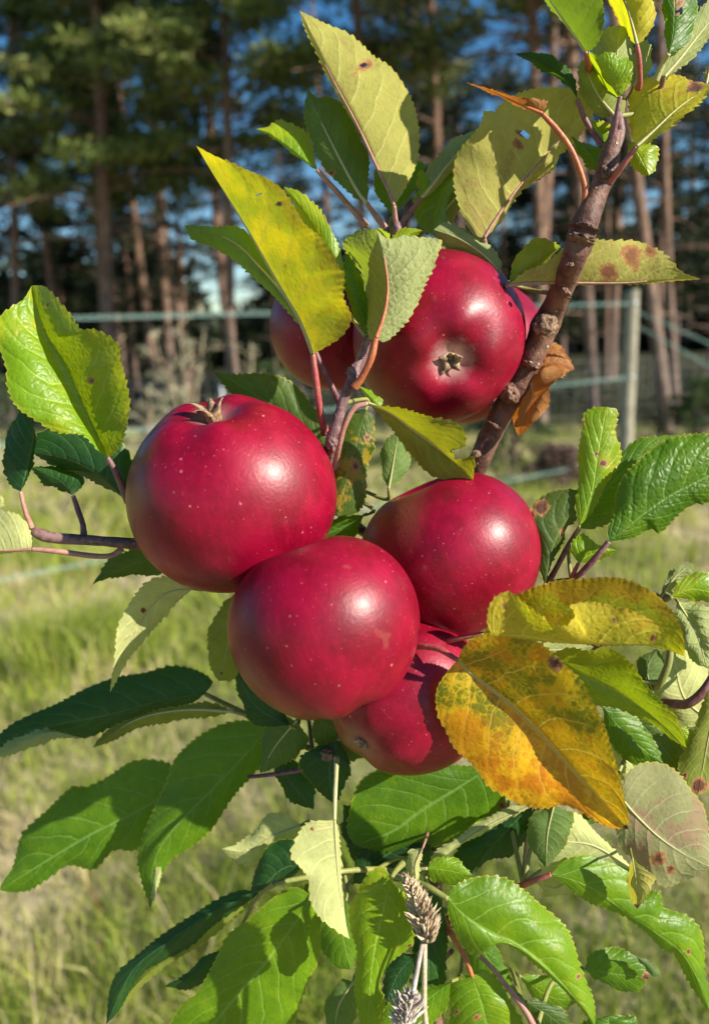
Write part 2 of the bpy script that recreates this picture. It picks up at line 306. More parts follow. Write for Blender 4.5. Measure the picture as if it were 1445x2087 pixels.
LEAVES = []
def edge_pts(base, pts, tip, zfun):
    full = [base] + list(pts) + [tip]
    return full
def leaf(side, pal, d, mid, a, az, b, bz, pet=None, pc='pink', pr=6, spots=(), teeth=1.0, bulge=1.5, wave=1.2, rb=1.0, holes=(), label=None):
    """mid: base->tip in pixels (+dz mm); a, b: the two edges between base and tip; az, bz: how far (mm) each edge lies behind the midrib"""
    m3 = [(p[0], p[1], (p[2] if len(p) > 2 else 0)) for p in mid]
    la = sum(math.dist(a[i], a[i + 1]) for i in range(len(a) - 1)) if len(a) > 1 else 60
    lm = sum(math.dist(m3[i][:2], m3[i + 1][:2]) for i in range(len(m3) - 1))
    lb = sum(math.dist(b[i], b[i + 1]) for i in range(len(b) - 1)) if len(b) > 1 else 60
    L = max(lm, la, lb); nv = int(min(190, max(48, L / 2.6)))
    M = cr(m3, nv)
    sd = random.random() * 50
    def edge(pts, ez):
        n = len(pts) + 2
        e = [m3[0]] + [(p[0], p[1], 0) for p in pts] + [m3[-1]]
        E = cr(e, nv); v = np.linspace(0, 1, nv)
        E[:, 2] = M[:, 2] + ez * np.sin(np.pi * v) ** .7
        E0 = E.copy()
        # small teeth that lean to the tip
        tg = np.gradient(E[:, :2], axis=0); tg /= np.linalg.norm(tg, axis=1)[:, None] + 1e-9
        nr = np.stack([-tg[:, 1], tg[:, 0]], 1)
        sgn = np.sign(np.sum(nr * (E[:, :2] - M[:, :2]))) or 1
        ln = np.sum(np.linalg.norm(np.diff(E[:, :2], axis=0), axis=1)); nt = max(6, ln / 15.5)
        ph = v * nt + .35 * np.sin(v * 23 + sd); t = ph % 1
        saw = np.where(t < .76, t / .76, (1 - t) / .24)
        tn = np.floor(ph); am = 5.2 * teeth * (.35 + .95 * (np.sin(tn * 12.9898 + sd) * 43758.5453 % 1)) * np.clip(np.sin(np.pi * np.clip(v, .0, 1)) * 3, 0, 1)
        wob = 2.2 * np.sin(v * 17 + sd) * np.sin(np.pi * v)
        E[:, :2] += nr * sgn * ((saw - .5) * am + wob)[:, None] + tg * (saw * am * .35)[:, None]
        return E0, E
    (A0, A), (B0, B) = edge(a, az), edge(b, bz)
    # area of each half as seen, to orient the mesh
    def area(E):
        s = 0
        for i in range(nv - 1):
            q = [M[i], E[i], E[i + 1], M[i + 1]]
            s += sum(q[k][0] * q[(k + 1) % 4][1] - q[(k + 1) % 4][0] * q[k][1] for k in range(4)) / 2
        return s
    sA, sB = area(A), area(B)
    NU = 9; SS = [0, .1, .22, .36, .5, .64, .76, .86, .94, 1.0]; verts = []; uvs = []; px = []
    for i in range(nv):
        v = i / (nv - 1); sv = math.sin(math.pi * v)
        for j in range(-NU, NU + 1):
            s = SS[abs(j)]; E, E0 = (A[i], A0[i]) if j < 0 else (B[i], B0[i])
            x, y, z = M[i] + (E0 - M[i]) * s + (E - E0) * s ** 12
            wd = math.hypot(E[0] - M[i][0], E[1] - M[i][1])
            fl = min(1, wd / 60)
            z -= bulge * math.sin(math.pi * s) * sv * fl
            z += wave * fl * s * s * math.sin(v * 15 + sd + (2 if j < 0 else 0)) * sv
            z += .15 * rb * fl * math.sin(2 * math.pi * (v * 7.5 - s ** 1.3 * 2.1)) * math.sin(math.pi * s) * sv   # puffs between the side veins
            z += 1.1 * fl * s * mnoise.noise(Vector((x * .02, y * .02, sd)))
            D = .27 + (d + z) / 1000
            verts.append(P(x, y, D)); uvs.append((.5 + .5 * s * (1 if j > 0 else -1), v)); px.append((x, y))
    W = 2 * NU + 1; faces = []
    facing = ((sA > 0) if abs(sA) > abs(sB) else (sB < 0))
    flip = (not facing) if side == 't' else facing
    for i in range(nv - 1):
        for j in range(W - 1):
            k = i * W + j
            cx, cy = px[k]
            if any(math.hypot(cx - hx, cy - hy) < hr * (1 + .35 * math.sin(math.atan2(cy - hy, cx - hx) * 3 + hx)) for hx, hy, hr in holes): continue
            q = (k, k + 1, k + W + 1, k + W)
            faces.append(q[::-1] if flip else q)
    org = verts[NU]
    me = mesh('leaf', verts, faces, True, org)
    ul = me.uv_layers.new(name='UVMap')
    lv = np.zeros(len(me.loops), np.int32); me.loops.foreach_get('vertex_index', lv)
    ul.data.foreach_set('uv', np.array(uvs, np.float32)[lv].ravel())
    dd = np.zeros(len(verts), np.float32)
    if spots:
        pa = np.array(px)
        for sx, sy, sr in spots:
            q = 1 - np.hypot(pa[:, 0] - sx, pa[:, 1] - sy) / (sr * 1.35)
            dd = np.maximum(dd, np.clip(q, 0, 1) * 1.35)
    at = me.attributes.new('dead', 'FLOAT', 'POINT'); at.data.foreach_set('value', dd)
    o = link('leaf', me, leaf_mat(pal, rb), tree, org - TREE_BASE)
    if label: o['label'] = label
    # petiole, from the leaf base back to its twig
    b0 = M[0]
    if pet == (): LEAVES.append(o); return o
    if pet is None:
        w0 = org; tgt = min(STEMPTS, key=lambda q: (q - w0).length)
        dirv = Vector((M[0][0] - M[4][0], M[0][1] - M[4][1])).normalized()
        p1 = P(b0[0] + dirv.x * 22, b0[1] + dirv.y * 22, .27 + (d + b0[2] + 6) / 1000)
        pts = [w0, p1, p1.lerp(tgt, .5) + Vector((0, .006, 0)), tgt]; pr *= .72; pc = 'green' if pc == 'pink' else pc
    else:
        pts = [org] + [P(q[0], q[1], .27 + (d + (q[2] if len(q) > 2 else 2)) / 1000) for q in pet]
    z0 = .27 + d / 1000; R = pr / F * z0
    rr = [R * .75] + [R * .95] * (len(pts) - 2) + [R * 1.25]
    vv, ff = tube(pts, rr, 10, 14 + 6 * len(pts), .06, True, sd)
    pm = mesh('petiole', vv, ff, True, org); link('petiole', pm, PET[pc], o)
    if side == 'u' or pal == 'mottle':                                              # raised midrib on the underside
        k = int(nv * .8); bk = Mrot @ Vector((0, 0, 1)); mp = []; mr = []
        for i in range(0, k, max(1, k // 10)):
            D = .27 + (d + M[i][2]) / 1000; mp.append(P(M[i][0], M[i][1], D) + bk * R * .12); mr.append(R * (.62 if side == 'u' else .42) * (1 - .8 * i / k))
        vv, ff = tube(mp, mr, 8, 60, .08, True, sd); pm = mesh('midrib', vv, ff, True, org)
        link('midrib', pm, PET[pc if pc in ('pink', 'orange', 'pale') and pal not in ('deep', 'olive', 'mottle') else 'pale'], o)
    LEAVES.append(o)
    return o

def exec_leaves():
    Lf = leaf
    # ---- upper spray above the apples
    Lf('u','tan',22,[(803,420),(790,385),(770,345),(740,280),(712,225),(682,170),(655,115),(632,65),(611,22,4)],
       [(795,385),(768,335),(735,275),(704,225),(683,182),(660,142),(640,100),(622,60)],16,
       [(826,385),(848,335),(853,290),(852,250),(843,205),(815,160),(788,132),(762,116),(742,94),(722,74),(698,60),(664,48),(640,36)],5,
       pet=[(806,450,4),(808,470,9)],pc='pink',spots=[(748,133,12),(735,140,9)],holes=[(738,137,5)],label='long yellowing underside leaf pointing up at the top')
    Lf('u','deep',29,[(748,415),(730,392),(705,348),(680,300),(655,250),(638,215),(628,180,3)],
       [(722,402),(690,375),(664,345),(645,315),(630,275),(620,235),(622,205)],4,
       [(750,395),(752,360),(753,325),(735,285),(715,240),(690,208),(665,196),(645,198)],6,pet=[(765,440,4),(785,465,6)],pc='pink',spots=[(668,272,4),(718,345,4),(676,352,8)])
    Lf('t','yg',34,[(646,346),(622,328),(595,308),(565,285),(545,270),(522,263)],[(636,285),(615,262),(590,248),(565,246),(545,258)],6,
       [(625,334),(598,313),(568,290),(546,274)],2,pet=[(690,395,3),(712,420,4),(748,462,4)],pc='pink',spots=[(600,250,4)])
    Lf('t','green',44,[(800,440),(812,395),(838,350),(856,328)],[(775,408),(760,375),(764,345),(790,330),(825,325)],3,[(838,400),(862,365),(866,335)],5,pr=5)
    Lf('u','gray',32,[(858,404),(885,372),(905,345),(935,310),(960,280),(977,263)],[(858,375),(870,345),(888,322),(905,298),(925,283),(950,272)],5,
       [(878,395),(905,372),(930,348),(950,320),(968,290)],9,pet=[(842,425,3),(820,452,5),(808,470,6)],pc='purple')
    Lf('t','lime',38,[(926,352),(905,385),(890,430),(880,478)],[(895,360),(862,385),(843,410),(845,445),(865,470)],3,[(932,390),(925,430),(905,465)],7)
    Lf('u','olive',41,[(938,392),(910,425),(888,458)],[(905,398),(890,425)],3,[(938,425),(918,452)],5)
    Lf('t','yg',31,[(862,398),(864,370),(858,345)],[(852,385),(850,360)],2,[(875,380),(870,360)],2,pr=4,pet=())
    # broad pale leaf beside the shoot
    Lf('u','tan',22,[(986,486),(1008,450),(1048,392),(1095,336),(1148,278),(1215,205)],
       [(962,475),(938,432),(924,375),(932,318),(960,278),(978,250),(985,224),(1005,226),(1022,210),(1060,190),(1110,178),(1165,180)],-4,
       [(1020,455),(1062,390),(1105,363),(1132,345),(1140,318),(1172,288),(1205,245)],9,
       pet=[(992,510,6),(1010,560,18)],pc='pink',spots=[(1062,250,9),(1060,272,8),(1052,293,11)],holes=[(1062,266,6)],wave=2,label='broad pale tan underside leaf with a torn brown patch')
    # curled orange leaf on the long petiole
    Lf('u','brown',-6,[(1104,232),(1062,214),(1010,190),(978,178),(949,168)],[(1116,206),(1085,203),(1070,198),(1045,195),(1000,182),(975,175)],-3,
       [(1092,228),(1060,219),(1015,196),(980,182)],6,pet=[(1132,262,1),(1160,300,2),(1180,345,4),(1191,385,6),(1190,420,8)],pc='orange',pr=6.5,label='shrivelled orange brown leaf on a long curved stalk')
    Lf('t','dark',2,[(1176,202),(1158,165),(1128,137),(1095,120),(1048,110)],[(1172,165),(1155,136),(1130,117),(1105,109),(1075,106)],2,
       [(1160,178),(1135,160),(1105,145),(1080,128)],8,pet=[(1190,240,3),(1208,270,5),(1225,295,6)],pc='purple')
    Lf('u','deep',-4,[(1192,106),(1162,62),(1128,14),(1085,-45)],[(1182,95),(1148,50),(1112,4),(1075,-40)],14,
       [(1207,100),(1222,78),(1231,40),(1230,5),(1222,-35),(1150,-62)],-14,pet=[(1197,125,2),(1200,150,8)],pc='red',spots=[])
    Lf('u','yellow',-8,[(1297,92),(1288,55),(1275,10),(1255,-50)],[(1285,82),(1262,45),(1240,8),(1220,-30)],28,
       [(1316,76),(1331,50),(1334,20),(1328,-15),(1300,-50)],-2,pet=[(1301,120,2),(1303,160,6),(1300,180,10)],pc='red',pr=6)
    Lf('u','gray',6,[(1262,195),(1256,130),(1262,52)],[(1228,150),(1208,105),(1222,65),(1240,55)],3,[(1292,155),(1290,105),(1282,62)],4)
    Lf('t','yg',-6,[(1263,197),(1242,165),(1222,136),(1199,104)],[(1252,195),(1230,178),(1213,150),(1202,122)],10,
       [(1280,176),(1290,150),(1283,124),(1262,114),(1240,104),(1226,112),(1212,112)],-2,pet=[(1256,235,2),(1246,290,6)],pc='purple',rb=1.5)
    Lf('u','olive',2,[(1252,238),(1215,190),(1186,122)],[(1218,236),(1188,205),(1177,165),(1177,140)],3,[(1272,225),(1268,190),(1235,150),(1208,125)],2,pet=[(1248,262,2),(1240,300,6)],pc='purple')
    Lf('u','gray',9,[(1290,175),(1310,130),(1318,80)],[(1285,140),(1298,95)],2,[(1322,150),(1328,105)],5,pr=4)
    Lf('t','green',-2,[(1362,110),(1372,60),(1375,-20)],[(1357,92),(1353,55),(1350,0)],3,[(1395,95),(1413,60),(1420,20),(1410,-20)],3,
       pet=[(1350,130,3),(1335,165,6)],pc='pale',spots=[(1386,8,17),(1380,26,9)],holes=[(1381,26,6)])
    Lf('u','gray',3,[(1352,158),(1385,120),(1420,75),(1500,-25)],[(1345,145),(1358,118),(1392,72),(1425,22),(1470,-30)],-2,
       [(1378,145),(1420,110),(1460,65),(1510,15)],6,pet=[(1345,180,3),(1320,210,6)],pc='purple',pr=6)
    Lf('u','yellow',-10,[(1296,300),(1335,264),(1382,220),(1450,172)],[(1284,268),(1279,225),(1286,185),(1312,158),(1350,152),(1385,155),(1405,163),(1430,168)],28,
       [(1322,292),(1352,270),(1395,238),(1435,200)],-8,pet=[(1270,335,3),(1240,372,9)],pc='red',pr=7,spots=[(1415,172,18),(1383,192,4)],label='bright yellow leaf folded along its midrib at the right of the shoot tip')
    Lf('t','yg',0,[(1283,290),(1305,322),(1322,358)],[(1278,315),(1290,342),(1308,356)],3,[(1318,288),(1339,305),(1338,340)],2)
    Lf('t','green',14,[(1235,348),(1205,318),(1163,277)],[(1222,325),(1222,300),(1190,292)],2,[(1200,345),(1178,315)],4)
    Lf('t','yg',10,[(1230,300),(1222,270),(1205,246)],[(1218,285),(1206,262)],2,[(1255,290),(1262,262),(1230,248)],2)
    Lf('u','pinktan',2,[(1438,172),(1448,125)],[(1432,150)],1,[(1465,150)],1)
    # ---- yellow leaves left of centre
    Lf('u','yellow',-4,[(638,722),(612,655),(575,592),(540,530),(505,468),(468,408),(432,350),(400,297)],
       [(640,700),(622,650),(590,590),(555,530),(518,468),(482,410),(446,355)],26,
       [(670,704),(700,682),(718,646),(702,605),(703,562),(690,545),(676,515),(652,482),(622,455),(605,425),(578,388),(545,365),(510,350),(475,332),(440,318)],-24,
       pet=[(645,780,2),(654,845,6),(664,885,10)],pc='red',pr=7.5,spots=[(570,415,8),(470,352,3)],holes=[(524,395,5)],label='large translucent yellow leaf with an orange margin left of centre')
    Lf('u','green',2,[(636,700),(585,610),(530,545),(470,490),(376,459)],[(610,640),(570,560),(530,500),(490,462),(440,463),(405,460)],5,
       [(612,664),(568,617),(528,574),(480,535),(430,503),(392,488)],8,pet=[(655,745,2),(680,795,5),(692,820,8)],pc='purple')
    Lf('t','yg',3,[(690,600),(662,510),(625,440),(579,381)],[(650,520),(600,420)],5,[(704,565),(696,530),(688,492),(668,452),(640,414),(612,390)],0)
    # pair above the big apple
    Lf('u','gray',-12,[(766,690),(783,640),(790,590),(786,545),(778,505),(768,468)],[(752,690),(745,645),(738,580),(728,545),(712,520),(699,498),(712,478),(740,466)],24,
       [(788,696),(825,662),(848,622),(868,582),(886,548),(891,520),(898,492),(865,484),(825,479),(792,488)],3,pet=[(757,728,1),(738,768,4),(722,790,6)],pc='orange',pr=8,rb=1.7,label='grey green underside leaf with a bright yellow half above the apples')
    Lf('t','green',2,[(752,696),(736,640),(718,585),(703,515)],[(728,655),(708,610),(700,570)],2,[(757,650),(748,600),(722,535)],3,pet=[(742,730,2),(730,758,3)],pc='purple',rb=1.4)
    Lf('t','yg',6,[(795,520),(825,480),(862,470)],[(798,482),(830,464)],2,[(830,495)],2)
    Lf('t','yg',0,[(800,500),(785,480),(768,464)],[(780,495)],2,[(790,474)],2,pr=3,pet=())
    Lf('u','gray',22,[(1022,560),(985,520),(935,487),(884,468)],[(1018,525),(998,498),(965,483),(935,459),(905,454)],1,[(990,548),(940,525),(900,500)],8,wave=2.5,spots=[(968,530,7)])
    Lf('u','tan',13,[(1034,582),(1090,577),(1180,577),(1270,577),(1350,571),(1427,569)],[(1070,552),(1110,535),(1150,507),(1195,487),(1240,487),(1290,491),(1338,508),(1368,528),(1388,553)],-5,
       [(1090,581),(1180,581),(1270,580),(1350,575)],4,pet=[(1020,590,10),(1000,608,36)],pc='pink',spots=[(1285,520,26),(1240,552,22),(1325,512,16)],label='tan leaf with a dry brown patch passing behind the shoot')
    Lf('t','yg',14,[(1036,578),(1075,548),(1142,503)],[(1044,540),(1062,507),(1088,488),(1118,487)],1,[(1080,558),(1115,532)],5,pet=[(1022,588,12),(1002,605,34)])
    # dead curled leaf behind the shoot
    Lf('t','brown',42,[(1086,765),(1110,742),(1140,738),(1170,752)],[(1090,722),(1112,702),(1135,702),(1155,722)],8,[(1110,772),(1140,768),(1158,760)],-9,wave=4,bulge=4,label='dead orange brown leaf curled up behind the shoot')
    Lf('u','brown',37,[(1078,772),(1085,805),(1068,845),(1056,889)],[(1060,792),(1044,830),(1045,862)],8,[(1118,748),(1150,760),(1120,790),(1116,828),(1090,862)],-8,wave=5,bulge=4,label='dead orange brown leaf hanging in ruffles behind the shoot')
    # ---- far left
    Lf('t','yg',-8,[(220,932),(178,855),(150,795),(122,737),(95,688),(76,640),(66,582)],
       [(200,918),(168,888),(120,882),(75,856),(32,828),(14,790),(13,748),(2,708),(-6,655),(18,628),(48,610)],-10,
       [(238,922),(256,888),(265,832),(258,782),(249,735),(246,702),(215,680),(190,672),(166,672),(146,642),(118,606),(92,584)],-17,
       pet=[(238,965,3),(262,1022,12)],pc='purple',pr=7,spots=[(188,775,9),(190,750,5),(100,620,5)],bulge=3,rb=1.25,label='glossy yellow green leaf with a bright lit half at the left edge')
    Lf('t','dark',0,[(43,1002),(58,950),(70,890),(62,835)],[(18,985),(7,940),(15,885),(38,842)],3,[(62,965),(74,905)],4,pet=[(52,1040,1),(66,1076,3)],pc='pink',pr=5)
    Lf('t','dark',10,[(264,1024),(200,968),(135,935),(68,924)],[(275,960),(240,895),(150,868),(80,880)],3,[(225,998),(165,972),(112,952)],10,pet=[(290,1050,3),(320,1090,10)],pc='green')
    Lf('t','dark',14,[(150,1010),(122,978),(64,952)],[(172,985),(160,965),(110,950)],3,[(125,998),(88,985)],3,pet=[(160,1040,0),(170,1070,-3),(172,1096,-6)],pc='purple',pr=6)
    Lf('u','cream',-2,[(66,1119),(20,1122),(-60,1124)],[(64,1085),(42,1052),(10,1038),(-40,1045)],3,[(20,1128),(-20,1132)],3,pet=[(120,1124,1),(190,1133,4),(228,1132,6),(250,1118,8)],pc='pink',pr=6)
    Lf('u','cream',2,[(-4,1040),(4,1020),(-4,1005)],[(-10,1020)],1,[(10,1022)],1,pr=3,pet=())
    Lf('t','deep',22,[(352,1132),(272,1150),(189,1191)],[(300,1116),(240,1128),(214,1152)],2,[(335,1168),(258,1174),(215,1180)],4)
    Lf('u','cream',3,[(394,1200),(335,1212),(285,1268),(250,1335),(225,1411)],[(350,1175),(305,1184),(272,1215),(250,1255),(238,1300),(232,1350)],-6,
       [(350,1240),(312,1288),(272,1330),(250,1368)],6,pc='green',spots=[(292,1243,7)],label='narrow pale leaf curling down below the big left apple')
    Lf('u','olive',16,[(498,1208),(470,1300),(446,1388)],[(462,1222),(435,1262),(422,1310),(430,1360)],4,[(505,1300),(480,1380)],2,spots=[(452,1372,4)])
    # ---- lower left fan
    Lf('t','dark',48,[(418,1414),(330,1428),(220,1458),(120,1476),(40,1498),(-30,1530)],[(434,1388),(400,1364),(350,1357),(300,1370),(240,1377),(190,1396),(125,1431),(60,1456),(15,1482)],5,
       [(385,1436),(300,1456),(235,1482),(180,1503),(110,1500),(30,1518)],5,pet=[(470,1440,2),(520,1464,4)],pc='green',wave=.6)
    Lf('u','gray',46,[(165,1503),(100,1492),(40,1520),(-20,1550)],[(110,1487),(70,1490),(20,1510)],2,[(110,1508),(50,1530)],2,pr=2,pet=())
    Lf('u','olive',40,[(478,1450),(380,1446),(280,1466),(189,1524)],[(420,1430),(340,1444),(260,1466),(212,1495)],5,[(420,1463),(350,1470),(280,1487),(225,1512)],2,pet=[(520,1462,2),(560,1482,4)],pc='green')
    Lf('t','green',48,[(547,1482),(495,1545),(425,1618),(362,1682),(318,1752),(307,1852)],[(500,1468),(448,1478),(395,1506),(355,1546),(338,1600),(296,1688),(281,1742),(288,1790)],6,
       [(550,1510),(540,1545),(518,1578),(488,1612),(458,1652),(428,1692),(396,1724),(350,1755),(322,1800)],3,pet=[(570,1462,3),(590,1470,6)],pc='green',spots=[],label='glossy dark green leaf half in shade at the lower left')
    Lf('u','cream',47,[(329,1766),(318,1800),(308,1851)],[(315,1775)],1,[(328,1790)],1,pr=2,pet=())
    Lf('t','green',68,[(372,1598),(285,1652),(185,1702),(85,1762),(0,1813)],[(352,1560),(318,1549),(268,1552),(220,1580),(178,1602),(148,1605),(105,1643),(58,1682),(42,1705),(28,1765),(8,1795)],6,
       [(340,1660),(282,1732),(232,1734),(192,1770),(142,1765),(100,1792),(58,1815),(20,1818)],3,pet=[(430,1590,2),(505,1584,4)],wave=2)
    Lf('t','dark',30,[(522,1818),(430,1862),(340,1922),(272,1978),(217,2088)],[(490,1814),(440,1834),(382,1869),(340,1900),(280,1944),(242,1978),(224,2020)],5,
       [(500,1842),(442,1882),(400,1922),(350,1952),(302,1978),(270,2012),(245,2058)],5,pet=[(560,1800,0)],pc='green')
    Lf('u','olive',34,[(520,1822),(440,1885),(350,1955),(280,2005),(232,2075)],[(470,1850),(380,1920),(290,1985)],2,[(490,1862),(400,1932),(310,1990)],2,pr=2,pet=())
    Lf('t','dark',24,[(617,1762),(572,1774),(513,1836)],[(602,1712),(562,1714),(532,1745),(516,1792)],4,[(600,1788),(558,1806),(530,1816)],2,pet=[(640,1768,2),(690,1778,6)],pc='green')
    Lf('u','cream',34,[(614,1682),(560,1702),(505,1734),(452,1730)],[(580,1657),(545,1662),(520,1690),(490,1716)],3,[(600,1718),(560,1740),(515,1766),(472,1750)],4)
    Lf('t','lime',26,[(640,1826),(600,1884),(545,1958),(482,2030),(400,2135)],[(600,1808),(560,1828),(510,1868),(470,1898),(458,1915),(440,1958),(402,2018),(362,2058),(345,2110)],4,
       [(657,1850),(660,1905),(650,1962),(626,2010),(610,2050),(590,2095),(500,2140)],5,pet=[(665,1800,3),(690,1780,8)],pc='green',label='big bright green leaf at the bottom with a dark shadow across it')
    Lf('t','dark',38,[(462,1930),(405,1985),(334,2010)],[(415,1950),(372,1990)],2,[(445,1985),(385,2016)],3)
    Lf('u','cream',-12,[(682,1672),(686,1745),(692,1815),(702,1872),(713,1914)],[(662,1672),(628,1674),(608,1698),(594,1742),(606,1762),(626,1792),(632,1832),(652,1870),(682,1896)],-6,
       [(692,1700),(698,1800),(706,1872)],3,pet=[(683,1620,3),(685,1580,8),(686,1545,16)],pc='pale',pr=5,spots=[(636,1690,5)],label='pale cream leaf hanging straight down at the bottom centre')
    Lf('t','yg',-16,[(798,1788),(780,1860),(766,1925),(756,2000),(748,2115)],[(780,1768),(755,1775),(732,1806),(713,1850),(716,1892),(726,1940),(721,2000),(728,2050),(735,2095)],4,
       [(805,1802),(832,1832),(840,1882),(843,1918),(818,1942),(790,1970),(775,2008),(785,2042),(775,2095)],3,pet=[(806,1775,4),(820,1760,12)],pc='green',spots=[(835,1925,3)],label='upright yellow green leaf beside the dry grass head')
    # ---- bottom centre, in the shade
    Lf('t','green',26,[(1000,1562),(935,1604),(862,1650),(802,1694),(722,1722)],[(900,1558),(805,1560),(738,1590),(712,1648),(708,1692)],3,
       [(1042,1602),(1030,1655),(992,1690),(930,1715),(870,1727),(790,1738)],6,pc='green',spots=[(1022,1640,9),(1000,1670,9),(965,1688,8)],label='large shaded green leaf with a brown nibbled margin under the apples')
    Lf('u','cream',16,[(1085,1640),(965,1700),(868,1780)],[(1020,1650),(930,1706),(885,1738)],2,[(1040,1668),(928,1728),(888,1758)],2,pc='pale')
    Lf('t','dark',20,[(1085,1640),(1025,1700),(960,1782)],[(985,1690),(925,1742)],2,[(1080,1690),(1050,1740),(1000,1752)],5)
    Lf('u','deep',-2,[(1128,1640),(1115,1700),(1112,1768)],[(1080,1665),(1075,1712),(1092,1745)],3,[(1168,1660),(1160,1702),(1138,1742)],2)
    Lf('u','cream',3,[(1292,1772),(1210,1724),(1140,1714),(1085,1700)],[(1245,1725),(1200,1680),(1165,1655),(1120,1670)],2,[(1235,1780),(1165,1792),(1112,1800)],6)
    Lf('t','lime',8,[(870,1770),(905,1772),(962,1784)],[(882,1753),(912,1744),(942,1758)],2,[(878,1792),(905,1803),(938,1802)],3,pet=[(850,1772,2),(820,1780,8)],pc='pale',pr=4)
    Lf('u','cream',4,[(862,1726),(846,1762),(849,1802)],[(834,1736),(828,1762),(836,1790)],2,[(858,1752),(853,1785)],2,pr=3,pet=[(867,1712,6),(872,1695,30)])
    Lf('t','lime',-10,[(913,1832),(955,1872),(1002,1902),(1048,1922),(1102,1962),(1152,2012),(1192,2060),(1213,2095)],
       [(918,1812),(948,1793),(990,1785),(1032,1790),(1072,1815),(1112,1850),(1150,1888),(1168,1922),(1182,1962),(1196,2002),(1210,2042)],7,
       [(912,1862),(925,1896),(946,1931),(975,1948),(1000,1926),(1038,1926),(1080,1956),(1130,2002),(1172,2042)],2,pet=[(868,1806,4),(808,1786,14),(790,1780,24)],pc='green',pr=7,spots=[(1178,1990,6)],bulge=3,label='large glossy green leaf arching at the lower right')
    Lf('t','lime',4,[(962,1990),(980,2040),(992,2090),(1000,2140)],[(938,1988),(917,2010),(915,2060),(920,2110)],3,[(985,1974),(1010,1992),(1042,2040),(1062,2095)],3,
       pet=[(948,1952,1),(922,1908,6),(908,1888,12)],pc='orange',pr=6,spots=[(940,1994,4),(922,2006,4),(975,2072,8),(930,2062,6)],label='spotted pale green leaf at the bottom edge')
    Lf('t','deep',8,[(1066,2038),(1120,2070),(1175,2115)],[(1100,2038),(1150,2062)],2,[(1078,2080),(1110,2105)],3)
    Lf('t','dark',10,[(868,1790),(872,1900),(876,2110)],[(846,1850),(840,1950),(845,2050)],2,[(905,1850),(912,1950),(900,2050)],4)
    Lf('t','green',10,[(705,1835),(700,1900),(715,1975)],[(665,1860),(652,1920),(682,1970)],2,[(725,1870),(732,1930)],3)
    Lf('t','lime',2,[(920,2000),(850,2052),(760,2110)],[(850,2020),(792,2045)],3,[(905,2060),(850,2110)],4)
    Lf('t','dark',6,[(850,1945),(812,1985),(782,2060)],[(812,1945),(782,1990)],2,[(838,1985),(800,2045)],3)
    Lf('t','green',24,[(1190,1975),(1255,1985),(1322,1992)],[(1205,1942),(1245,1930),(1290,1944),(1318,1970)],2,[(1225,2002),(1290,2024)],3,spots=[(1315,1990,10)])
    Lf('t','gray',18,[(1294,1948),(1320,1968),(1332,1992)],[(1310,1968)],1,[(1325,1962),(1345,1985)],1,pr=2,pet=())
    # ---- lower right
    Lf('t','lime',0,[(1122,1782),(1180,1798),(1238,1832),(1275,1862),(1330,1897),(1384,1938),(1420,1992),(1445,2062)],
       [(1148,1756),(1188,1742),(1250,1748),(1288,1772),(1308,1815),(1344,1815),(1352,1846),(1400,1865),(1426,1896),(1434,1940),(1437,1985),(1447,2025)],5,
       [(1148,1802),(1200,1841),(1260,1860),(1302,1890),(1346,1933),(1375,1946),(1402,2002),(1428,2042)],3,pet=[(1095,1792,2),(1066,1803,8)],pc='red',pr=6,spots=[(1402,1940,5)],label='long wavy green leaf drooping to the lower right corner')
    Lf('u','tan',-10,[(1288,1750),(1296,1800),(1298,1853)],[(1280,1775),(1282,1825)],6,[(1332,1788),(1315,1830)],-2,pr=3,pc='green',pet=[(1284,1735,8),(1280,1712,24)],spots=[(1298,1848,8)])
    Lf('u','pinktan',-2,[(1262,1622),(1292,1658),(1342,1706),(1400,1745),(1447,1768)],[(1268,1588),(1300,1556),(1345,1556),(1384,1576),(1412,1612),(1432,1645),(1445,1705)],2,
       [(1252,1672),(1262,1722),(1290,1752),(1312,1784),(1352,1806),(1392,1796),(1432,1778)],5,spots=[(1340,1748,20),(1365,1772,14)],label='pale pinkish tan underside leaf behind the orange leaf')
    Lf('t','green',6,[(1228,1440),(1282,1502),(1352,1558)],[(1280,1448),(1332,1510)],2,[(1235,1492),(1268,1546),(1312,1560)],3)
    Lf('t','deep',10,[(1270,1440),(1330,1500),(1395,1580)],[(1330,1450),(1390,1520)],2,[(1280,1500),(1330,1570)],3)
    Lf('u','olive',2,[(1475,1390),(1448,1480),(1432,1560),(1422,1620)],[(1440,1408),(1416,1480),(1383,1555),(1392,1598)],2,[(1495,1450),(1492,1560),(1455,1612)],3,spots=[(1425,1600,18),(1395,1580,8)])
    Lf('u','cream',24,[(1448,1470),(1392,1420),(1368,1322)],[(1400,1478),(1338,1430),(1328,1380),(1345,1335)],2,[(1455,1440),(1445,1380),(1418,1325)],4)
    Lf('u','deep',20,[(1330,1412),(1318,1365),(1338,1322)],[(1302,1390),(1300,1345)],2,[(1345,1390),(1352,1345)],3,pr=4)
    Lf('u','cream',28,[(1235,1480),(1250,1530),(1290,1600)],[(1225,1520),(1240,1570)],2,[(1265,1510),(1290,1560)],2,pet=())
    Lf('t','yg',6,[(1368,1217),(1410,1200),(1470,1212)],[(1382,1186),(1415,1168),(1458,1172)],2,[(1400,1222),(1450,1226)],3,spots=[(1415,1175,6)])
    Lf('u','gray',12,[(1352,1207),(1378,1172),(1413,1150)],[(1350,1190),(1372,1160),(1398,1147)],1,[(1378,1196),(1405,1172)],3,rb=1.7,wave=3)
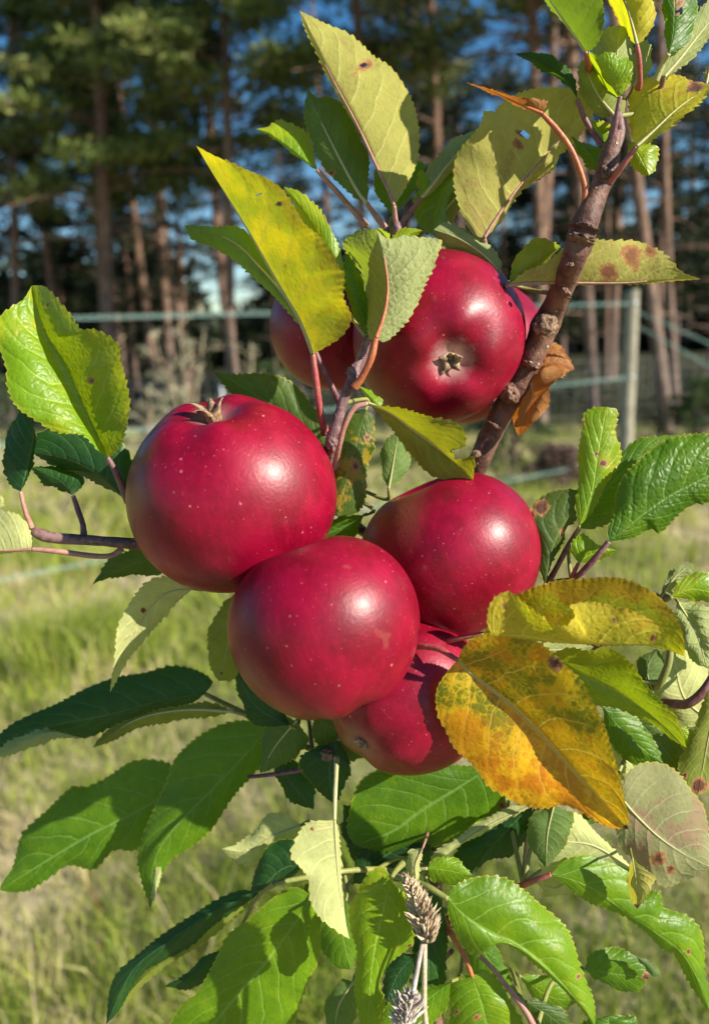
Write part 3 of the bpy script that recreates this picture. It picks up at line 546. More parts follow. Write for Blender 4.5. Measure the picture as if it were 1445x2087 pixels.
    Lf('u','gray',16,[(1380,1226),(1418,1290),(1440,1362)],[(1372,1262),(1392,1320),(1415,1350)],2,[(1435,1232),(1462,1270),(1462,1330)],2,rb=1.8,wave=5,bulge=4)
    # yellow green pair above the orange leaf
    Lf('t','yellow',-11,[(985,1291),(1060,1292),(1150,1304),(1250,1308),(1330,1312),(1394,1338)],[(1015,1240),(1060,1208),(1128,1183),(1200,1180),(1268,1178),(1328,1204),(1375,1255),(1392,1302)],-19,
       [(1060,1300),(1150,1310),(1250,1313),(1340,1318)],-1,pet=[(930,1302,4),(885,1314,10),(850,1325,20)],pc='red',pr=6,bulge=2,label='wide yellow green leaf in front of the right apple, its far half')
    Lf('u','yellow',-38,[(1002,1296),(1060,1297),(1150,1309),(1250,1313),(1335,1316),(1390,1336)],[(992,1266),(1000,1227),(1035,1206),(1072,1232),(1106,1254),(1110,1264),(1150,1272),(1172,1252),(1162,1236),(1190,1229),(1240,1232),(1295,1246),(1342,1276),(1372,1322)],-8,
       [(1060,1302),(1150,1312),(1250,1315),(1340,1319)],2,pr=3,spots=[(1025,1232,4),(1330,1300,6),(1250,1262,7),(1110,1288,4)],rb=1.4,pet=())
    Lf('t','mottle',-22,[(932,1345),(966,1378),(1010,1412),(1052,1447),(1110,1506),(1160,1562),(1212,1618),(1252,1660),(1280,1690)],
       [(945,1318),(975,1294),(1040,1290),(1102,1312),(1146,1346),(1186,1386),(1202,1422),(1226,1470),(1242,1512),(1258,1560),(1270,1620),(1280,1665)],-16,
       [(905,1376),(888,1411),(892,1456),(910,1490),(926,1525),(960,1560),(990,1600),(1022,1620),(1070,1641),(1112,1648),(1150,1642),(1200,1666),(1240,1686)],2,
       pet=[(892,1322,4),(850,1318,10),(820,1325,26)],pc='red',pr=7,spots=[(1130,1352,15),(1275,1685,7)],bulge=2,label='large orange and yellow autumn leaf in front of the lowest apple')
    Lf('t','yg',-2,[(1125,1332),(1190,1376),(1262,1414),(1332,1462),(1398,1524)],[(1160,1319),(1200,1325),(1240,1322),(1282,1346),(1302,1371),(1322,1402),(1346,1430),(1372,1452),(1388,1484)],-11,
       [(1150,1370),(1200,1430),(1260,1447),(1320,1471),(1366,1506)],3,bulge=2)
    Lf('t','yg',4,[(1385,1482),(1400,1500),(1420,1520)],[(1408,1488)],1,[(1392,1528),(1408,1525)],1,pr=2,teeth=1.5,pet=())
    # ---- right
    Lf('t','green',-4,[(1240,1104),(1272,1080),(1320,1042),(1372,1008),(1445,970),(1520,925)],[(1238,1078),(1250,1045),(1256,1004),(1272,968),(1298,938),(1332,910),(1366,893),(1402,886),(1450,882),(1500,890)],3,
       [(1290,1096),(1325,1078),(1346,1084),(1378,1056),(1410,1030),(1450,1020),(1505,978)],5,pet=[(1212,1138,2),(1180,1172,6),(1166,1186,9)],pc='purple',pr=7,rb=1.6,bulge=3,label='puckered glossy green leaf at the right edge')
    Lf('t','yg',4,[(1180,1072),(1205,1010),(1216,940),(1226,885),(1236,829)],[(1172,1035),(1176,985),(1178,940),(1182,885),(1188,848),(1205,832)],3,
       [(1205,1045),(1238,985),(1264,935),(1264,905),(1254,880),(1258,838)],2,pr=5,pc='green',spots=[(1190,860,5),(1215,925,5),(1228,945,7)],label='upright bright green leaf in front of the fence post')
    Lf('t','green',10,[(1180,1076),(1232,1000),(1292,940),(1378,886)],[(1222,985),(1265,922),(1300,896),(1342,888)],2,[(1205,1078),(1250,1062),(1305,1000),(1370,930)],4,pet=[(1158,1112,1),(1132,1160,4),(1112,1195,9)],pc='purple',pr=6)
    Lf('t','deep',7,[(1110,1190),(1122,1130),(1148,1070),(1192,1012)],[(1096,1150),(1088,1092),(1070,1052),(1098,1016),(1140,998),(1178,998)],3,[(1132,1130),(1152,1098),(1152,1080),(1178,1052)],4,
       spots=[(1102,1036,20),(1082,1048,12),(1148,1085,8)],pc='green',label='dark leaf with a purple brown patch beside the right apple')
    Lf('t','yg',2,[(1178,1148),(1205,1130),(1254,1122)],[(1162,1118),(1168,1097),(1190,1091),(1218,1108)],1,[(1205,1145),(1236,1136)],3,pet=[(1170,1165,1),(1164,1182,3)],pc='red',pr=5)
    # ---- centre
    Lf('u','olive',4,[(750,822),(795,842),(848,882),(905,925),(964,978)],[(780,828),(822,832),(880,849),(935,866),(952,895),(944,914),(922,916),(926,930),(946,935),(968,930)],-14,
       [(778,850),(808,890),(838,925),(878,970)],4,pet=[(722,832,0),(702,868,2),(690,915,6),(682,955,14)],pc='pink',pr=6.5,holes=[(936,928,9)],bulge=2,label='yellow olive underside leaf between the two upper apples')
    Lf('t','yg',5,[(775,830),(755,808),(729,785)],[(780,818),(760,800)],2,[(762,828),(748,810)],1,pr=3,pet=())
    Lf('t','patch',16,[(745,836),(728,905),(708,980),(688,1052)],[(692,862),(672,940),(668,1040)],3,[(762,852),(764,905),(750,945),(747,1002),(728,1046)],3,spots=[(726,950,13),(748,892,9)])
    Lf('t','green',26,[(742,1050),(702,1072),(650,1095)],[(700,1048),(665,1068)],2,[(722,1092),(680,1110)],3)
    Lf('u','green',24,[(792,996),(802,940),(812,878)],[(778,960),(780,905)],2,[(832,958),(830,895)],3)
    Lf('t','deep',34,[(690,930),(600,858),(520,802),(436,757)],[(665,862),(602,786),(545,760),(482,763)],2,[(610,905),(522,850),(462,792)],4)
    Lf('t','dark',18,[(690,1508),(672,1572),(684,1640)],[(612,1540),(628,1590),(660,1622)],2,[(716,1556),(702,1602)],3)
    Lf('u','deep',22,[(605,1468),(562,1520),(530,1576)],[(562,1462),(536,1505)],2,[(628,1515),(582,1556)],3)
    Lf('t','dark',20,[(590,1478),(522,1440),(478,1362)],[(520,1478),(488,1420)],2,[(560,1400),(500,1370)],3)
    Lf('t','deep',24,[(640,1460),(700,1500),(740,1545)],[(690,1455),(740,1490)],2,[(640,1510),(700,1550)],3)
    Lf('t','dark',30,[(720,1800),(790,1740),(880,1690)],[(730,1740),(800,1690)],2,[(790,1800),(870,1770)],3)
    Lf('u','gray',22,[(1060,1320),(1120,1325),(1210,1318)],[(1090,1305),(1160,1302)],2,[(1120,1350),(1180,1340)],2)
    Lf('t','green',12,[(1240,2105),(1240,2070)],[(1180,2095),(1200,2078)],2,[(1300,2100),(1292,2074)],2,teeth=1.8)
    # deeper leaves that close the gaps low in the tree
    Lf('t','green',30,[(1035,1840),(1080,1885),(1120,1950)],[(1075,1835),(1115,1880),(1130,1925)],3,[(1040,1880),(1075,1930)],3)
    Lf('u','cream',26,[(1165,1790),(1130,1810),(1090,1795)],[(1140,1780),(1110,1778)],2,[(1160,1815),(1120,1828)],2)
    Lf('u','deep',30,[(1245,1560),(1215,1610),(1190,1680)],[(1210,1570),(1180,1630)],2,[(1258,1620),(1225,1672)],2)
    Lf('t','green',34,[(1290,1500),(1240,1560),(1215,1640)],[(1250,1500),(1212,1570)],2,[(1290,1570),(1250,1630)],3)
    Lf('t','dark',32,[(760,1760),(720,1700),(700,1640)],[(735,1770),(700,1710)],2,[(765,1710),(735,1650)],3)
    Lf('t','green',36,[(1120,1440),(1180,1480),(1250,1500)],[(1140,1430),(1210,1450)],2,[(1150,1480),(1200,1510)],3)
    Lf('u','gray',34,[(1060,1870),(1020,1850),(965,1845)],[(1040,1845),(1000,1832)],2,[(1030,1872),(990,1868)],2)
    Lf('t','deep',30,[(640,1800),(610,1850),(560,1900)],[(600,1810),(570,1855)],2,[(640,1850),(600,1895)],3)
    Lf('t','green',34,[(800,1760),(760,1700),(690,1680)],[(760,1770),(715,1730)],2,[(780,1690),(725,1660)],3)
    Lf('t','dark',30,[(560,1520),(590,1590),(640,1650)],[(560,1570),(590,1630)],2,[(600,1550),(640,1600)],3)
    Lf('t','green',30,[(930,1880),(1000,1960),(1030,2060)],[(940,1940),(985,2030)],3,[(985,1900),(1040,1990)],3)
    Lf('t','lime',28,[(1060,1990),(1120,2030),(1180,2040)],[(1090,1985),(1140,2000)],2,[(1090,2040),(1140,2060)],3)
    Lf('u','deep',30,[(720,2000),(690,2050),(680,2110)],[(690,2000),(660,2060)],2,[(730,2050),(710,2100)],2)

exec_leaves()

# ------------------------------------------------------------------ apples
def apple_mat(seed, olive, fuzz):
    m, t = newmat('apple_skin'); pos = nd(t, 'TexCoord').outputs['Object']
    off = nd(t, 'VectorMath', {0: pos, 1: (seed, seed * .7, seed * .3)}, operation='ADD').outputs[0]
    sp = nd(t, 'SeparateXYZ', {0: pos})
    n = noise(t, off, 60.0, 4.0, .6); nl = noise(t, off, 22.0, 2.0)
    st = nd(t, 'TexNoise', {'Vector': nd(t, 'VectorMath', {0: off, 1: (1, 1, .16)}, operation='MULTIPLY').outputs[0], 'Scale': 420.0, 'Detail': 4.0, 'Roughness': .6}).outputs[0]
    col = mix(t, ramp(t, n, .3, .7), (.16, .0004, .011), (.275, .0006, .024))
    col = mix(t, mth(t, 'MULTIPLY', ramp(t, st, .46, .72), .22), col, (.42, .006, .045))
    col = mix(t, mth(t, 'MULTIPLY', ramp(t, noise(t, off, 34.0, 5.0, .65), .52, .72), .5), col, (.10, .001, .012))
    # green ground colour shows on the side that never saw the sun
    lat = nd(t, 'VectorMath', {0: nd(t, 'VectorMath', {0: pos}, operation='NORMALIZE').outputs[0], 1: tuple(olive[:3])}, operation='DOT_PRODUCT').outputs['Value']
    om = mth(t, 'MULTIPLY', ramp(t, mth(t, 'ADD', lat, mth(t, 'MULTIPLY', mth(t, 'SUBTRACT', nl, .5), .8)), .62, 1.12), olive[3])
    col = mix(t, om, col, (.26, .15, .03))
    dens = ramp(t, sp.outputs[2], -.02, .035, .0, .30)              # the pores crowd towards the calyx
    def pores(scale, lo, hi, keep):
        vo = nd(t, 'TexVoronoi', {'Vector': off, 'Scale': scale, 'Randomness': 1.0}); cc = nd(t, 'SeparateColor', {0: vo.outputs['Color']})
        rad = mth(t, 'ADD', lo, mth(t, 'MULTIPLY', mth(t, 'POWER', cc.outputs[1], 2.5), hi))
        return mth(t, 'MULTIPLY', mth(t, 'MULTIPLY', ramp(t, mth(t, 'SUBTRACT', vo.outputs['Distance'], rad), -.04, .06, 1, 0), mth(t, 'GREATER_THAN', mth(t, 'ADD', cc.outputs[0], dens), keep)),
                   mth(t, 'ADD', .35, mth(t, 'MULTIPLY', cc.outputs[2], .65)))
    dots = mth(t, 'MAXIMUM', mth(t, 'MULTIPLY', pores(300.0, .03, .11, .70), .55), mth(t, 'MULTIPLY', pores(620.0, .05, .12, .58), .34))
    col = mix(t, dots, col, (.72, .30, .26))
    scf = ramp(t, noise(t, nd(t, 'VectorMath', {0: off, 1: (1.0, .35, .6)}, operation='MULTIPLY').outputs[0], 190.0, 2.0), .70, .76)
    col = mix(t, mth(t, 'MULTIPLY', scf, .12), col, (.42, .20, .12))
    # pale fuzz in the calyx basin
    rr = mth(t, 'SQRT', mth(t, 'ADD', mth(t, 'POWER', sp.outputs[0], 2.0), mth(t, 'POWER', sp.outputs[1], 2.0)))
    top = mth(t, 'GREATER_THAN', sp.outputs[2], 0.0)
    fz = mth(t, 'MULTIPLY', mth(t, 'MULTIPLY', ramp(t, mth(t, 'ADD', rr, mth(t, 'MULTIPLY', st, .006)), .004, .014, 1, 0), top), fuzz)
    col = mix(t, fz, col, (.52, .33, .30))
    h = mth(t, 'ADD', mth(t, 'MULTIPLY', noise(t, off, 800.0, 2.0), .5), mth(t, 'MULTIPLY', noise(t, off, 110.0, 2.0), .8))
    b = nd(t, 'Bump', {'Strength': .5, 'Distance': .00035, 'Height': h}).outputs[0]
    rg = mth(t, 'ADD', .345, mth(t, 'MULTIPLY', n, .14))
    p = nd(t, 'BsdfPrincipled', {'Base Color': col, 'Roughness': rg, 'Normal': b, 'Coat Weight': .10, 'Coat Roughness': .30,
                                 'Sheen Weight': .0, 'Sheen Roughness': .35, 'Sheen Tint': (1, .75, .8), 'Specular IOR Level': .33})
    nd(t, 'OutputMaterial', {0: p.outputs[0]}); return m
M_SEPAL = stem_mat('dry_sepal', (.42, .29, .17), (.16, .09, .05), 700.0, .7)
M_STALK = stem_mat('apple_stalk', (.22, .13, .06), (.32, .2, .1), 500.0, .6)

def apple(px, py, rpx, z, axis, label, H=.90, olive=(0, 0, -1, .8), fuzz=.5, spin=0.0, sep=1.0, seed=0.0, dip=.20, lobe=.02, st_=1.0):
    R = rpx / F * z
    bm = bmesh.new(); NS, NT = 96, 72; rows = []
    for i in range(NT + 1):
        t = math.pi * i / NT; row = []
        for k in range(NS):
            a = 2 * math.pi * k / NS
            rho = R * math.sin(t) ** .93 if 0 < i < NT else 0
            zz = R * H * math.cos(t)
            tilt = 1 + lobe * math.cos(5 * a + seed) * max(0, math.cos(t)) ** 2 + .012 * math.cos(2 * a + seed * 2) + .010 * math.cos(3 * a + seed)
            rho *= tilt * (1 - .05 * math.cos(t))
            if t < math.pi / 2: zz -= dip * 1.0 * R * math.exp(-(rho / (.27 * R)) ** 2) - .02 * R * math.cos(5 * a + seed) * math.exp(-((rho - .45 * R) / (.2 * R)) ** 2)
            else: zz += .36 * R * math.exp(-(rho / (.22 * R)) ** 2)
            row.append(Vector((rho * math.cos(a), rho * math.sin(a), zz)))
        rows.append(row)
    tv = bm.verts.new(rows[0][0]); bv = bm.verts.new(rows[-1][0])
    vr = [[bm.verts.new(p) for p in r] for r in rows[1:-1]]
    for k in range(NS):
        bm.faces.new((tv, vr[0][k], vr[0][(k + 1) % NS])); bm.faces.new((bv, vr[-1][(k + 1) % NS], vr[-1][k]))
    for i in range(len(vr) - 1):
        for k in range(NS): bm.faces.new((vr[i][k], vr[i + 1][k], vr[i + 1][(k + 1) % NS], vr[i][(k + 1) % NS]))
    me = bpy.data.meshes.new('apple'); bm.normal_update(); bm.to_mesh(me); bm.free()
    me.polygons.foreach_set('use_smooth', [True] * len(me.polygons))
    ax = (Mrot @ Vector(axis)).normalized(); qr = Vector((0, 0, 1)).rotation_difference(ax) @ Quaternion((0, 0, 1), spin)
    ol = qr.inverted() @ (Mrot @ Vector(olive[:3]).normalized())
    o = link('apple', me, apple_mat(3.1 + seed, (*ol, olive[3]), fuzz))
    o.rotation_mode = 'QUATERNION'; o.rotation_quaternion = Vector((0, 0, 1)).rotation_difference(ax) @ Quaternion((0, 0, 1), spin)
    o.location = P(px, py, z); tag(o, label, 'apple', 'ripe red apples on the apple tree')
    # calyx: five dried sepals standing in the basin
    zc = R * H - dip * R
    mb = MB()
    for k in range(5):
        a = 2 * math.pi * k / 5 + .4; L = R * .27 * sep * (0.75 + .4 * random.random()); lean = .5 + .8 * random.random()
        v = []; f = []; n = 8; d = Vector((math.cos(a), math.sin(a), 0)); s = Vector((-math.sin(a), math.cos(a), 0))
        for i in range(n):
            q = i / (n - 1); c = d * (R * .045 + L * (lean * q * q * .8 + (-.1) * q)) + Vector((0, 0, zc + L * (q * 1.0 - .35 * lean * q ** 3)))
            wd = R * .06 * (1 - q) ** .7 * (1 + .5 * math.sin(q * 3)) + R * .004
            tw = (random.random() - .5) * .1
            v += [c - s * wd, c + d * wd * .5 * (1 + tw), c + s * wd, c - d * wd * .25]
        for i in range(n - 1):
            for j in range(4): f.append((i * 4 + j, i * 4 + (j + 1) % 4, i * 4 + 4 + (j + 1) % 4, i * 4 + 4 + j))
        f.append((3, 2, 1, 0)); mb.add((v, f))
    for k in range(12):                                        # stamen remains
        a = random.random() * 6.28; r = R * .04 * random.random(); b = Vector((math.cos(a) * r, math.sin(a) * r, zc))
        mb.add(tube([b, b + Vector((math.cos(a) * R * .02, math.sin(a) * R * .02, R * .1 * sep))], [R * .008, R * .005], 5, 4))
    mb.build('calyx', M_SEPAL, o)
    zs = -(R * H - .36 * R)
    tv, tf = tube([Vector((0, 0, zs + R * .03)), Vector((R * .02, 0, zs - R * .2 * st_)), Vector((R * .06, R * .02, zs - R * .34 * st_))], [R * .035, R * .03, R * .04], 8, 10)
    link('stalk', mesh('stalk', tv, tf), M_STALK, o)
    return o
apple(472, 1003, 209, .272, (-.13, .84, .46), 'large red apple on the left with its dried calyx on top', H=.93, olive=(-.95, .15, .1, .6), sep=1.0, seed=.3, dip=.20)
apple(662, 1278, 193, .250, (.30, -.88, .04), 'red apple in the middle front touching the large left one', H=.95, olive=(-.7, -.7, .1, .7), seed=1.7, sep=.06, st_=.25)
apple(918, 1134, 185, .292, (.40, -.88, -.05), 'red apple on the right with a small round leaf shadow', H=.90, olive=(-.9, .35, .1, .8), seed=2.9, sep=.1, st_=.25)
apple(826, 1410, 166, .282, (-.35, -.30, .35), 'lowest red apple partly behind the orange leaf', H=.94, olive=(-.65, -.75, .1, .8), seed=4.2, sep=.3, fuzz=.2, dip=.06)
apple(893, 692, 174, .305, (.07, -.47, .88), 'upper red apple facing the viewer with its fuzzy calyx', H=.96, olive=(-.7, -.6, .4, .4), sep=.52, fuzz=1.0, seed=5.5, dip=.20, lobe=.014)
apple(690, 668, 141, .365, (.2, -.7, -.3), 'shaded dark red apple behind the yellow leaf', seed=6.6, olive=(-.9, 0, 0, .3))
apple(960, 720, 152, .372, (.3, -.7, -.5), 'red apple mostly hidden behind the upper apple and the shoot', seed=7.7)

# ------------------------------------------------------------------ dry grass heads in front of the leaves
M_DRY = stem_mat('dry_grass', (.62, .50, .34), (.44, .32, .19), 600.0, .7)
M_DRYP = stem_mat('dry_grass_pale', (.66, .60, .52), (.36, .28, .24), 500.0, .7)
def spikelet(c, d, L, wd):
    side = d.orthogonal().normalized(); up = d.cross(side).normalized(); v = []; f = []
    for i, (q, r) in enumerate([(0, .25), (.25, .9), (.5, 1), (.78, .5), (1, .03)]):
        for j in range(5):
            a = 2 * math.pi * j / 5; v.append(c + d * L * q + (side * math.cos(a) + up * math.sin(a) * .6) * wd * r)
    for i in range(4):
        for j in range(5): f.append((i * 5 + j, i * 5 + (j + 1) % 5, i * 5 + 5 + (j + 1) % 5, i * 5 + 5 + j))
    return v, f
def grass_head(pts, rads, stempts, label, n, bias, mat):
    A = [P(x, y, .27 + d / 1000) for x, y, d in stempts]
    foot = Vector((A[-1].x + .02, A[-1].y + .10, 0))
    root = empty('dry_grass_stalk', foot, label, 'grass', 'dry grass stalks in front of the leaves')
    A += [A[-1].lerp(foot, .04), A[-1].lerp(foot, .2), A[-1].lerp(foot, .6), foot]
    MB().add(tube(A, [.0007] * 2 + [.0009] * (len(A) - 2), 8, 60, .12)).build('stem', mat, root, True, foot)
    Q = cr([(*P(x, y, .27 + d / 1000), r) for (x, y, d), r in zip(pts, rads)], 60); mb = MB()
    cam_r = Mrot @ Vector((1, 0, 0)); cam_u = Mrot @ Vector((0, 1, 0)); cam_b = Mrot @ Vector((0, 0, 1))
    mb.add(tube([Vector(Q[0][:3]), Vector(Q[30][:3]), Vector(Q[-1][:3])], [.0008, .0007, .0004], 6, 12))
    for k in range(n):
        u = random.random(); q = Q[int(u * 59)]; c = Vector(q[:3]); ax = (Vector(Q[min(59, int(u * 59) + 2)][:3]) - Vector(Q[max(0, int(u * 59) - 2)][:3])).normalized()
        a = random.random() * 6.283; rad = cam_r * math.cos(a) + cam_b * math.sin(a)
        if rad.dot(cam_r) < 0 and random.random() < bias: rad = -rad
        spread = q[3] / F * .25
        d = (ax * (1.1 + .5 * random.random()) + rad * (.9 + .5 * random.random())).normalized()
        mb.add(spikelet(c + rad * spread * .25, d, spread * (.55 + .5 * random.random()), .00035 + .0004 * random.random()))
    mb.build('seed_head', mat, root, True, foot)
grass_head([(872,1920,-22),(862,1880,-22),(850,1840,-22),(838,1812,-22),(824,1788,-22)], [34,42,30,22,12], [(866,1925,-22),(854,1985,-22),(862,2050,-22),(874,2100,-20)], 'dry tan grass head standing before the yellow green leaf', 300, .6, M_DRY)
grass_head([(822,2110,-24),(828,2075,-24),(834,2045,-24),(841,2022,-24)], [44,46,30,10], [(861,1920,-23),(850,1965,-24),(842,2020,-24),(830,2080,-24),(822,2110,-24)], 'pale dry grass head hanging at the bottom edge', 110, .0, M_DRYP)

# ------------------------------------------------------------------ ground
def ground_mat():
    m, t = newmat('meadow_ground'); pos = nd(t, 'TexCoord').outputs['Object']
    n = noise(t, pos, .55, 5.0, .6); nf = noise(t, pos, 9.0, 6.0, .7); nn = noise(t, pos, 60.0, 3.0, .6)
    grass = mix(t, ramp(t, nf, .35, .65), (.13, .13, .05), (.26, .24, .11))
    straw = mix(t, ramp(t, nn, .3, .7), (.40, .32, .18), (.58, .49, .32))
    col = mix(t, ramp(t, mth(t, 'ADD', n, mth(t, 'MULTIPLY', mth(t, 'SUBTRACT', nf, .5), .5)), .46, .60), grass, straw)
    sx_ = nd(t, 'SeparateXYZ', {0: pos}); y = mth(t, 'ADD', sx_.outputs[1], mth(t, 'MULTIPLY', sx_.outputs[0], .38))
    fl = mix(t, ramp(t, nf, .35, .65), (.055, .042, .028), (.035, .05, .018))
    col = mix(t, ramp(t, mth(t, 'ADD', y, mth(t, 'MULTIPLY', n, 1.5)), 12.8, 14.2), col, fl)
    b = nd(t, 'Bump', {'Strength': .8, 'Distance': .04, 'Height': nf}).outputs[0]
    p = nd(t, 'BsdfPrincipled', {'Base Color': col, 'Roughness': .95, 'Normal': b, 'Specular IOR Level': .1})
    nd(t, 'OutputMaterial', {0: p.outputs[0]}); return m
xs = np.concatenate([[-900, -300, -120, -60], np.linspace(-24, 24, 97), [60, 120, 300, 900]])
ys = np.concatenate([[-900, -100, -20, -4], np.linspace(0, 30, 91), [50, 90, 160, 400, 900]])
def gz(x, y): return .035 * mnoise.noise(Vector((x * .7, y * .7, 0))) * (1 if 0 < y < 40 else 0)
gv = [(x, y, gz(x, y) - .02) for y in ys for x in xs]; nx = len(xs)
gf = [(j * nx + i, j * nx + i + 1, (j + 1) * nx + i + 1, (j + 1) * nx + i) for j in range(len(ys) - 1) for i in range(nx - 1)]
g = link('ground', mesh('ground', gv, gf), ground_mat()); tag(g, 'meadow ground running back into the pine wood', 'ground', kind='structure')

# ------------------------------------------------------------------ grass blades
def grass_mat():
    m, t = newmat('grass_blades'); tone = nd(t, 'Attribute', attribute_name='tone').outputs['Fac']
    c = mix(t, ramp(t, tone, .0, .45), (.09, .18, .015), (.42, .48, .08))
    c = mix(t, ramp(t, tone, .52, .72), c, (.72, .60, .34)); c = mix(t, ramp(t, tone, .93, .97), c, (.34, .12, .06))
    p = nd(t, 'BsdfPrincipled', {'Base Color': c, 'Roughness': .85, 'Specular IOR Level': .08})
    tl = nd(t, 'BsdfTranslucent', {'Color': c}); ms = nd(t, 'MixShader', {0: .35, 1: p.outputs[0], 2: tl.outputs[0]})
    nd(t, 'OutputMaterial', {0: ms.outputs[0]}); return m
def blades(n, d0, d1, hmin, hmax, wd, centre=None, rad=None, straw=.0):
    if centre is None:
        u = RNG.random(n); dist = d0 * (d1 / d0) ** u; ang = (RNG.random(n) - .5) * math.radians(100)
        bx, by = dist * np.sin(ang), dist * np.cos(ang)
    else:
        r = rad * np.sqrt(RNG.random(n)) * .9; a = RNG.random(n) * 6.283; bx, by = centre[0] + r * np.cos(a), centre[1] + r * np.sin(a); dist = np.full(n, d0)
    # slow variation over the meadow
    pa = np.sin(bx * 1.9 + 1.3 * np.sin(by * 1.1)) * np.cos(by * 1.6 + .8 * np.sin(bx * .9)) ; pb = np.sin(bx * 5.1 + by * 2.2) * np.sin(by * 4.3 - bx * 1.7)
    v = .5 + .33 * pa + .24 * pb; straw = straw + .16 * np.exp(-((dist - 7.5) / 2.8) ** 2)
    tone = np.clip(.30 + .34 * (v - .45) + straw + .25 * RNG.standard_normal(n) * .8, 0, .9)
    tone = np.where(RNG.random(n) < .012, .98, tone)
    h = (hmin + (hmax - hmin) * RNG.random(n) ** 2) * (.6 + .8 * np.clip(1 - v, 0, 1))
    ta = RNG.random(n) * 6.283; lean = h * (.15 + .75 * RNG.random(n)); wx = wd * (.6 + .8 * RNG.random(n)) * np.clip(dist / 3, .8, 3)
    fa = RNG.random(n) * 6.283; sx, sy = np.cos(fa) * wx / 2, np.sin(fa) * wx / 2
    bare = np.sin(bx * 2.7 + 2.0 * np.sin(by * 1.3)) * np.sin(by * 3.1 + 1.5 * np.sin(bx * 2.0)) + .5 * np.sin(bx * 7.3 + by * 5.1)
    tone = np.where(bare > .45, np.clip(tone + .35, 0, .9), tone)
    ok = (by + .38 * bx < 12.7 + .8 * np.sin(bx * 2.1)) & ((bare < .7) | (RNG.random(n) < .35)); bx, by, tone, h, ta, lean, wx, fa, sx, sy = [q[ok] for q in (bx, by, tone, h, ta, lean, wx, fa, sx, sy)]; n = len(bx)
    V = np.zeros((n, 6, 3)); z0 = -.03
    for k, (q, s) in enumerate([(0, 1), (.55, .8), (1, .12)]):
        cx = bx + np.cos(ta) * lean * q * q; cy = by + np.sin(ta) * lean * q * q; cz = z0 + h * (q - .28 * q * q * (lean / h))
        V[:, 2 * k] = np.stack([cx - sx * s, cy - sy * s, cz], 1); V[:, 2 * k + 1] = np.stack([cx + sx * s, cy + sy * s, cz], 1)
    base = np.arange(n)[:, None] * 6
    Q = np.concatenate([base + [0, 1, 3, 2], base + [2, 3, 5, 4]]); return V.reshape(-1, 3), Q, np.repeat(tone, 6)
parts = [blades(54000, 1.1, 4.0, .04, .17, .0035), blades(72000, 3.2, 17.0, .05, .22, .004)]
parts.append(blades(1300, 1.3, 12.0, .22, .45, .0028, straw=.45)); parts.append(blades(9000, 1.2, 8.0, .03, .16, .006, straw=-.1))
tufts = [(G(150, 1330), .45, 1500, .42), (G(330, 1010), .9, 900, .5), (G(60, 1180), .7, 900, .4), (G(200, 1090), .8, 800, .45), (G(600, 1900), .35, 700, .3), (G(1250, 1050), .7, 800, .35), (G(90, 1700), .3, 700, .28)]
for c, r, n, h in tufts: parts.append(blades(n, math.hypot(c.x, c.y), 0, h * .4, h, .004, (c.x, c.y), r, -.08))
Vs, Qs, Ts, o_ = [], [], [], 0
for V, Q, T in parts: Vs.append(V); Qs.append(Q + o_); Ts.append(T); o_ += len(V)
gr = link('grass', mesh_np('grass', np.concatenate(Vs), np.concatenate(Qs), False, {'tone': np.concatenate(Ts)}), grass_mat())
tag(gr, 'sunlit green and straw coloured grass covering the meadow', 'grass', kind='stuff')

# ------------------------------------------------------------------ pines
def pine_bark():
    m, t = newmat('pine_bark'); pos = nd(t, 'TexCoord').outputs['Object']; z = nd(t, 'SeparateXYZ', {0: pos}).outputs[2]
    pl = nd(t, 'VectorMath', {0: pos, 1: (1, 1, .3)}, operation='MULTIPLY').outputs[0]
    n = noise(t, pl, 14.0, 5.0, .65); v = nd(t, 'TexVoronoi', {'Vector': pl, 'Scale': 16.0}, feature='DISTANCE_TO_EDGE').outputs[0]
    lo = mix(t, ramp(t, n, .35, .65), (.13, .095, .075), (.30, .22, .18)); hi = mix(t, ramp(t, n, .35, .65), (.17, .10, .07), (.32, .20, .14))
    col = mix(t, ramp(t, mth(t, 'ADD', z, mth(t, 'MULTIPLY', n, 2.0)), 1.6, 4.4), lo, hi)
    col = mix(t, ramp(t, v, 0, .08, .55, 0), col, (.05, .03, .025))
    b = nd(t, 'Bump', {'Strength': .8, 'Distance': .03, 'Height': mth(t, 'ADD', n, v)}).outputs[0]
    nd(t, 'OutputMaterial', {0: nd(t, 'BsdfPrincipled', {'Base Color': col, 'Roughness': .85, 'Normal': b, 'Specular IOR Level': .2}).outputs[0]}); return m
def needle_mat(name, a, b_, c_):
    m, t = newmat(name); pos = nd(t, 'NewGeometry').outputs['Position']
    tone = nd(t, 'Attribute', attribute_name='tone').outputs['Fac']
    c = mix(t, ramp(t, noise(t, pos, .9, 3.0), .38, .62), a, b_); c = mix(t, ramp(t, tone, .55, 1.0), c, c_)
    p = nd(t, 'BsdfPrincipled', {'Base Color': c, 'Roughness': .6, 'Specular IOR Level': .3}); tl = nd(t, 'BsdfTranslucent', {'Color': c})
    nd(t, 'OutputMaterial', {0: nd(t, 'MixShader', {0: .33, 1: p.outputs[0], 2: tl.outputs[0]}).outputs[0]}); return m
M_PB = pine_bark(); M_ND = needle_mat('pine_needles', (.09, .13, .03), (.21, .26, .06), (.46, .47, .16)); M_ND_SHADE = needle_mat('shaded_needles', (.012, .022, .008), (.028, .042, .014), (.07, .085, .03)); M_SH = needle_mat('shrub_leaves', (.04, .075, .022), (.075, .11, .035), (.13, .16, .06))  # dark needle set: canopy shade over the back wood put into its colour
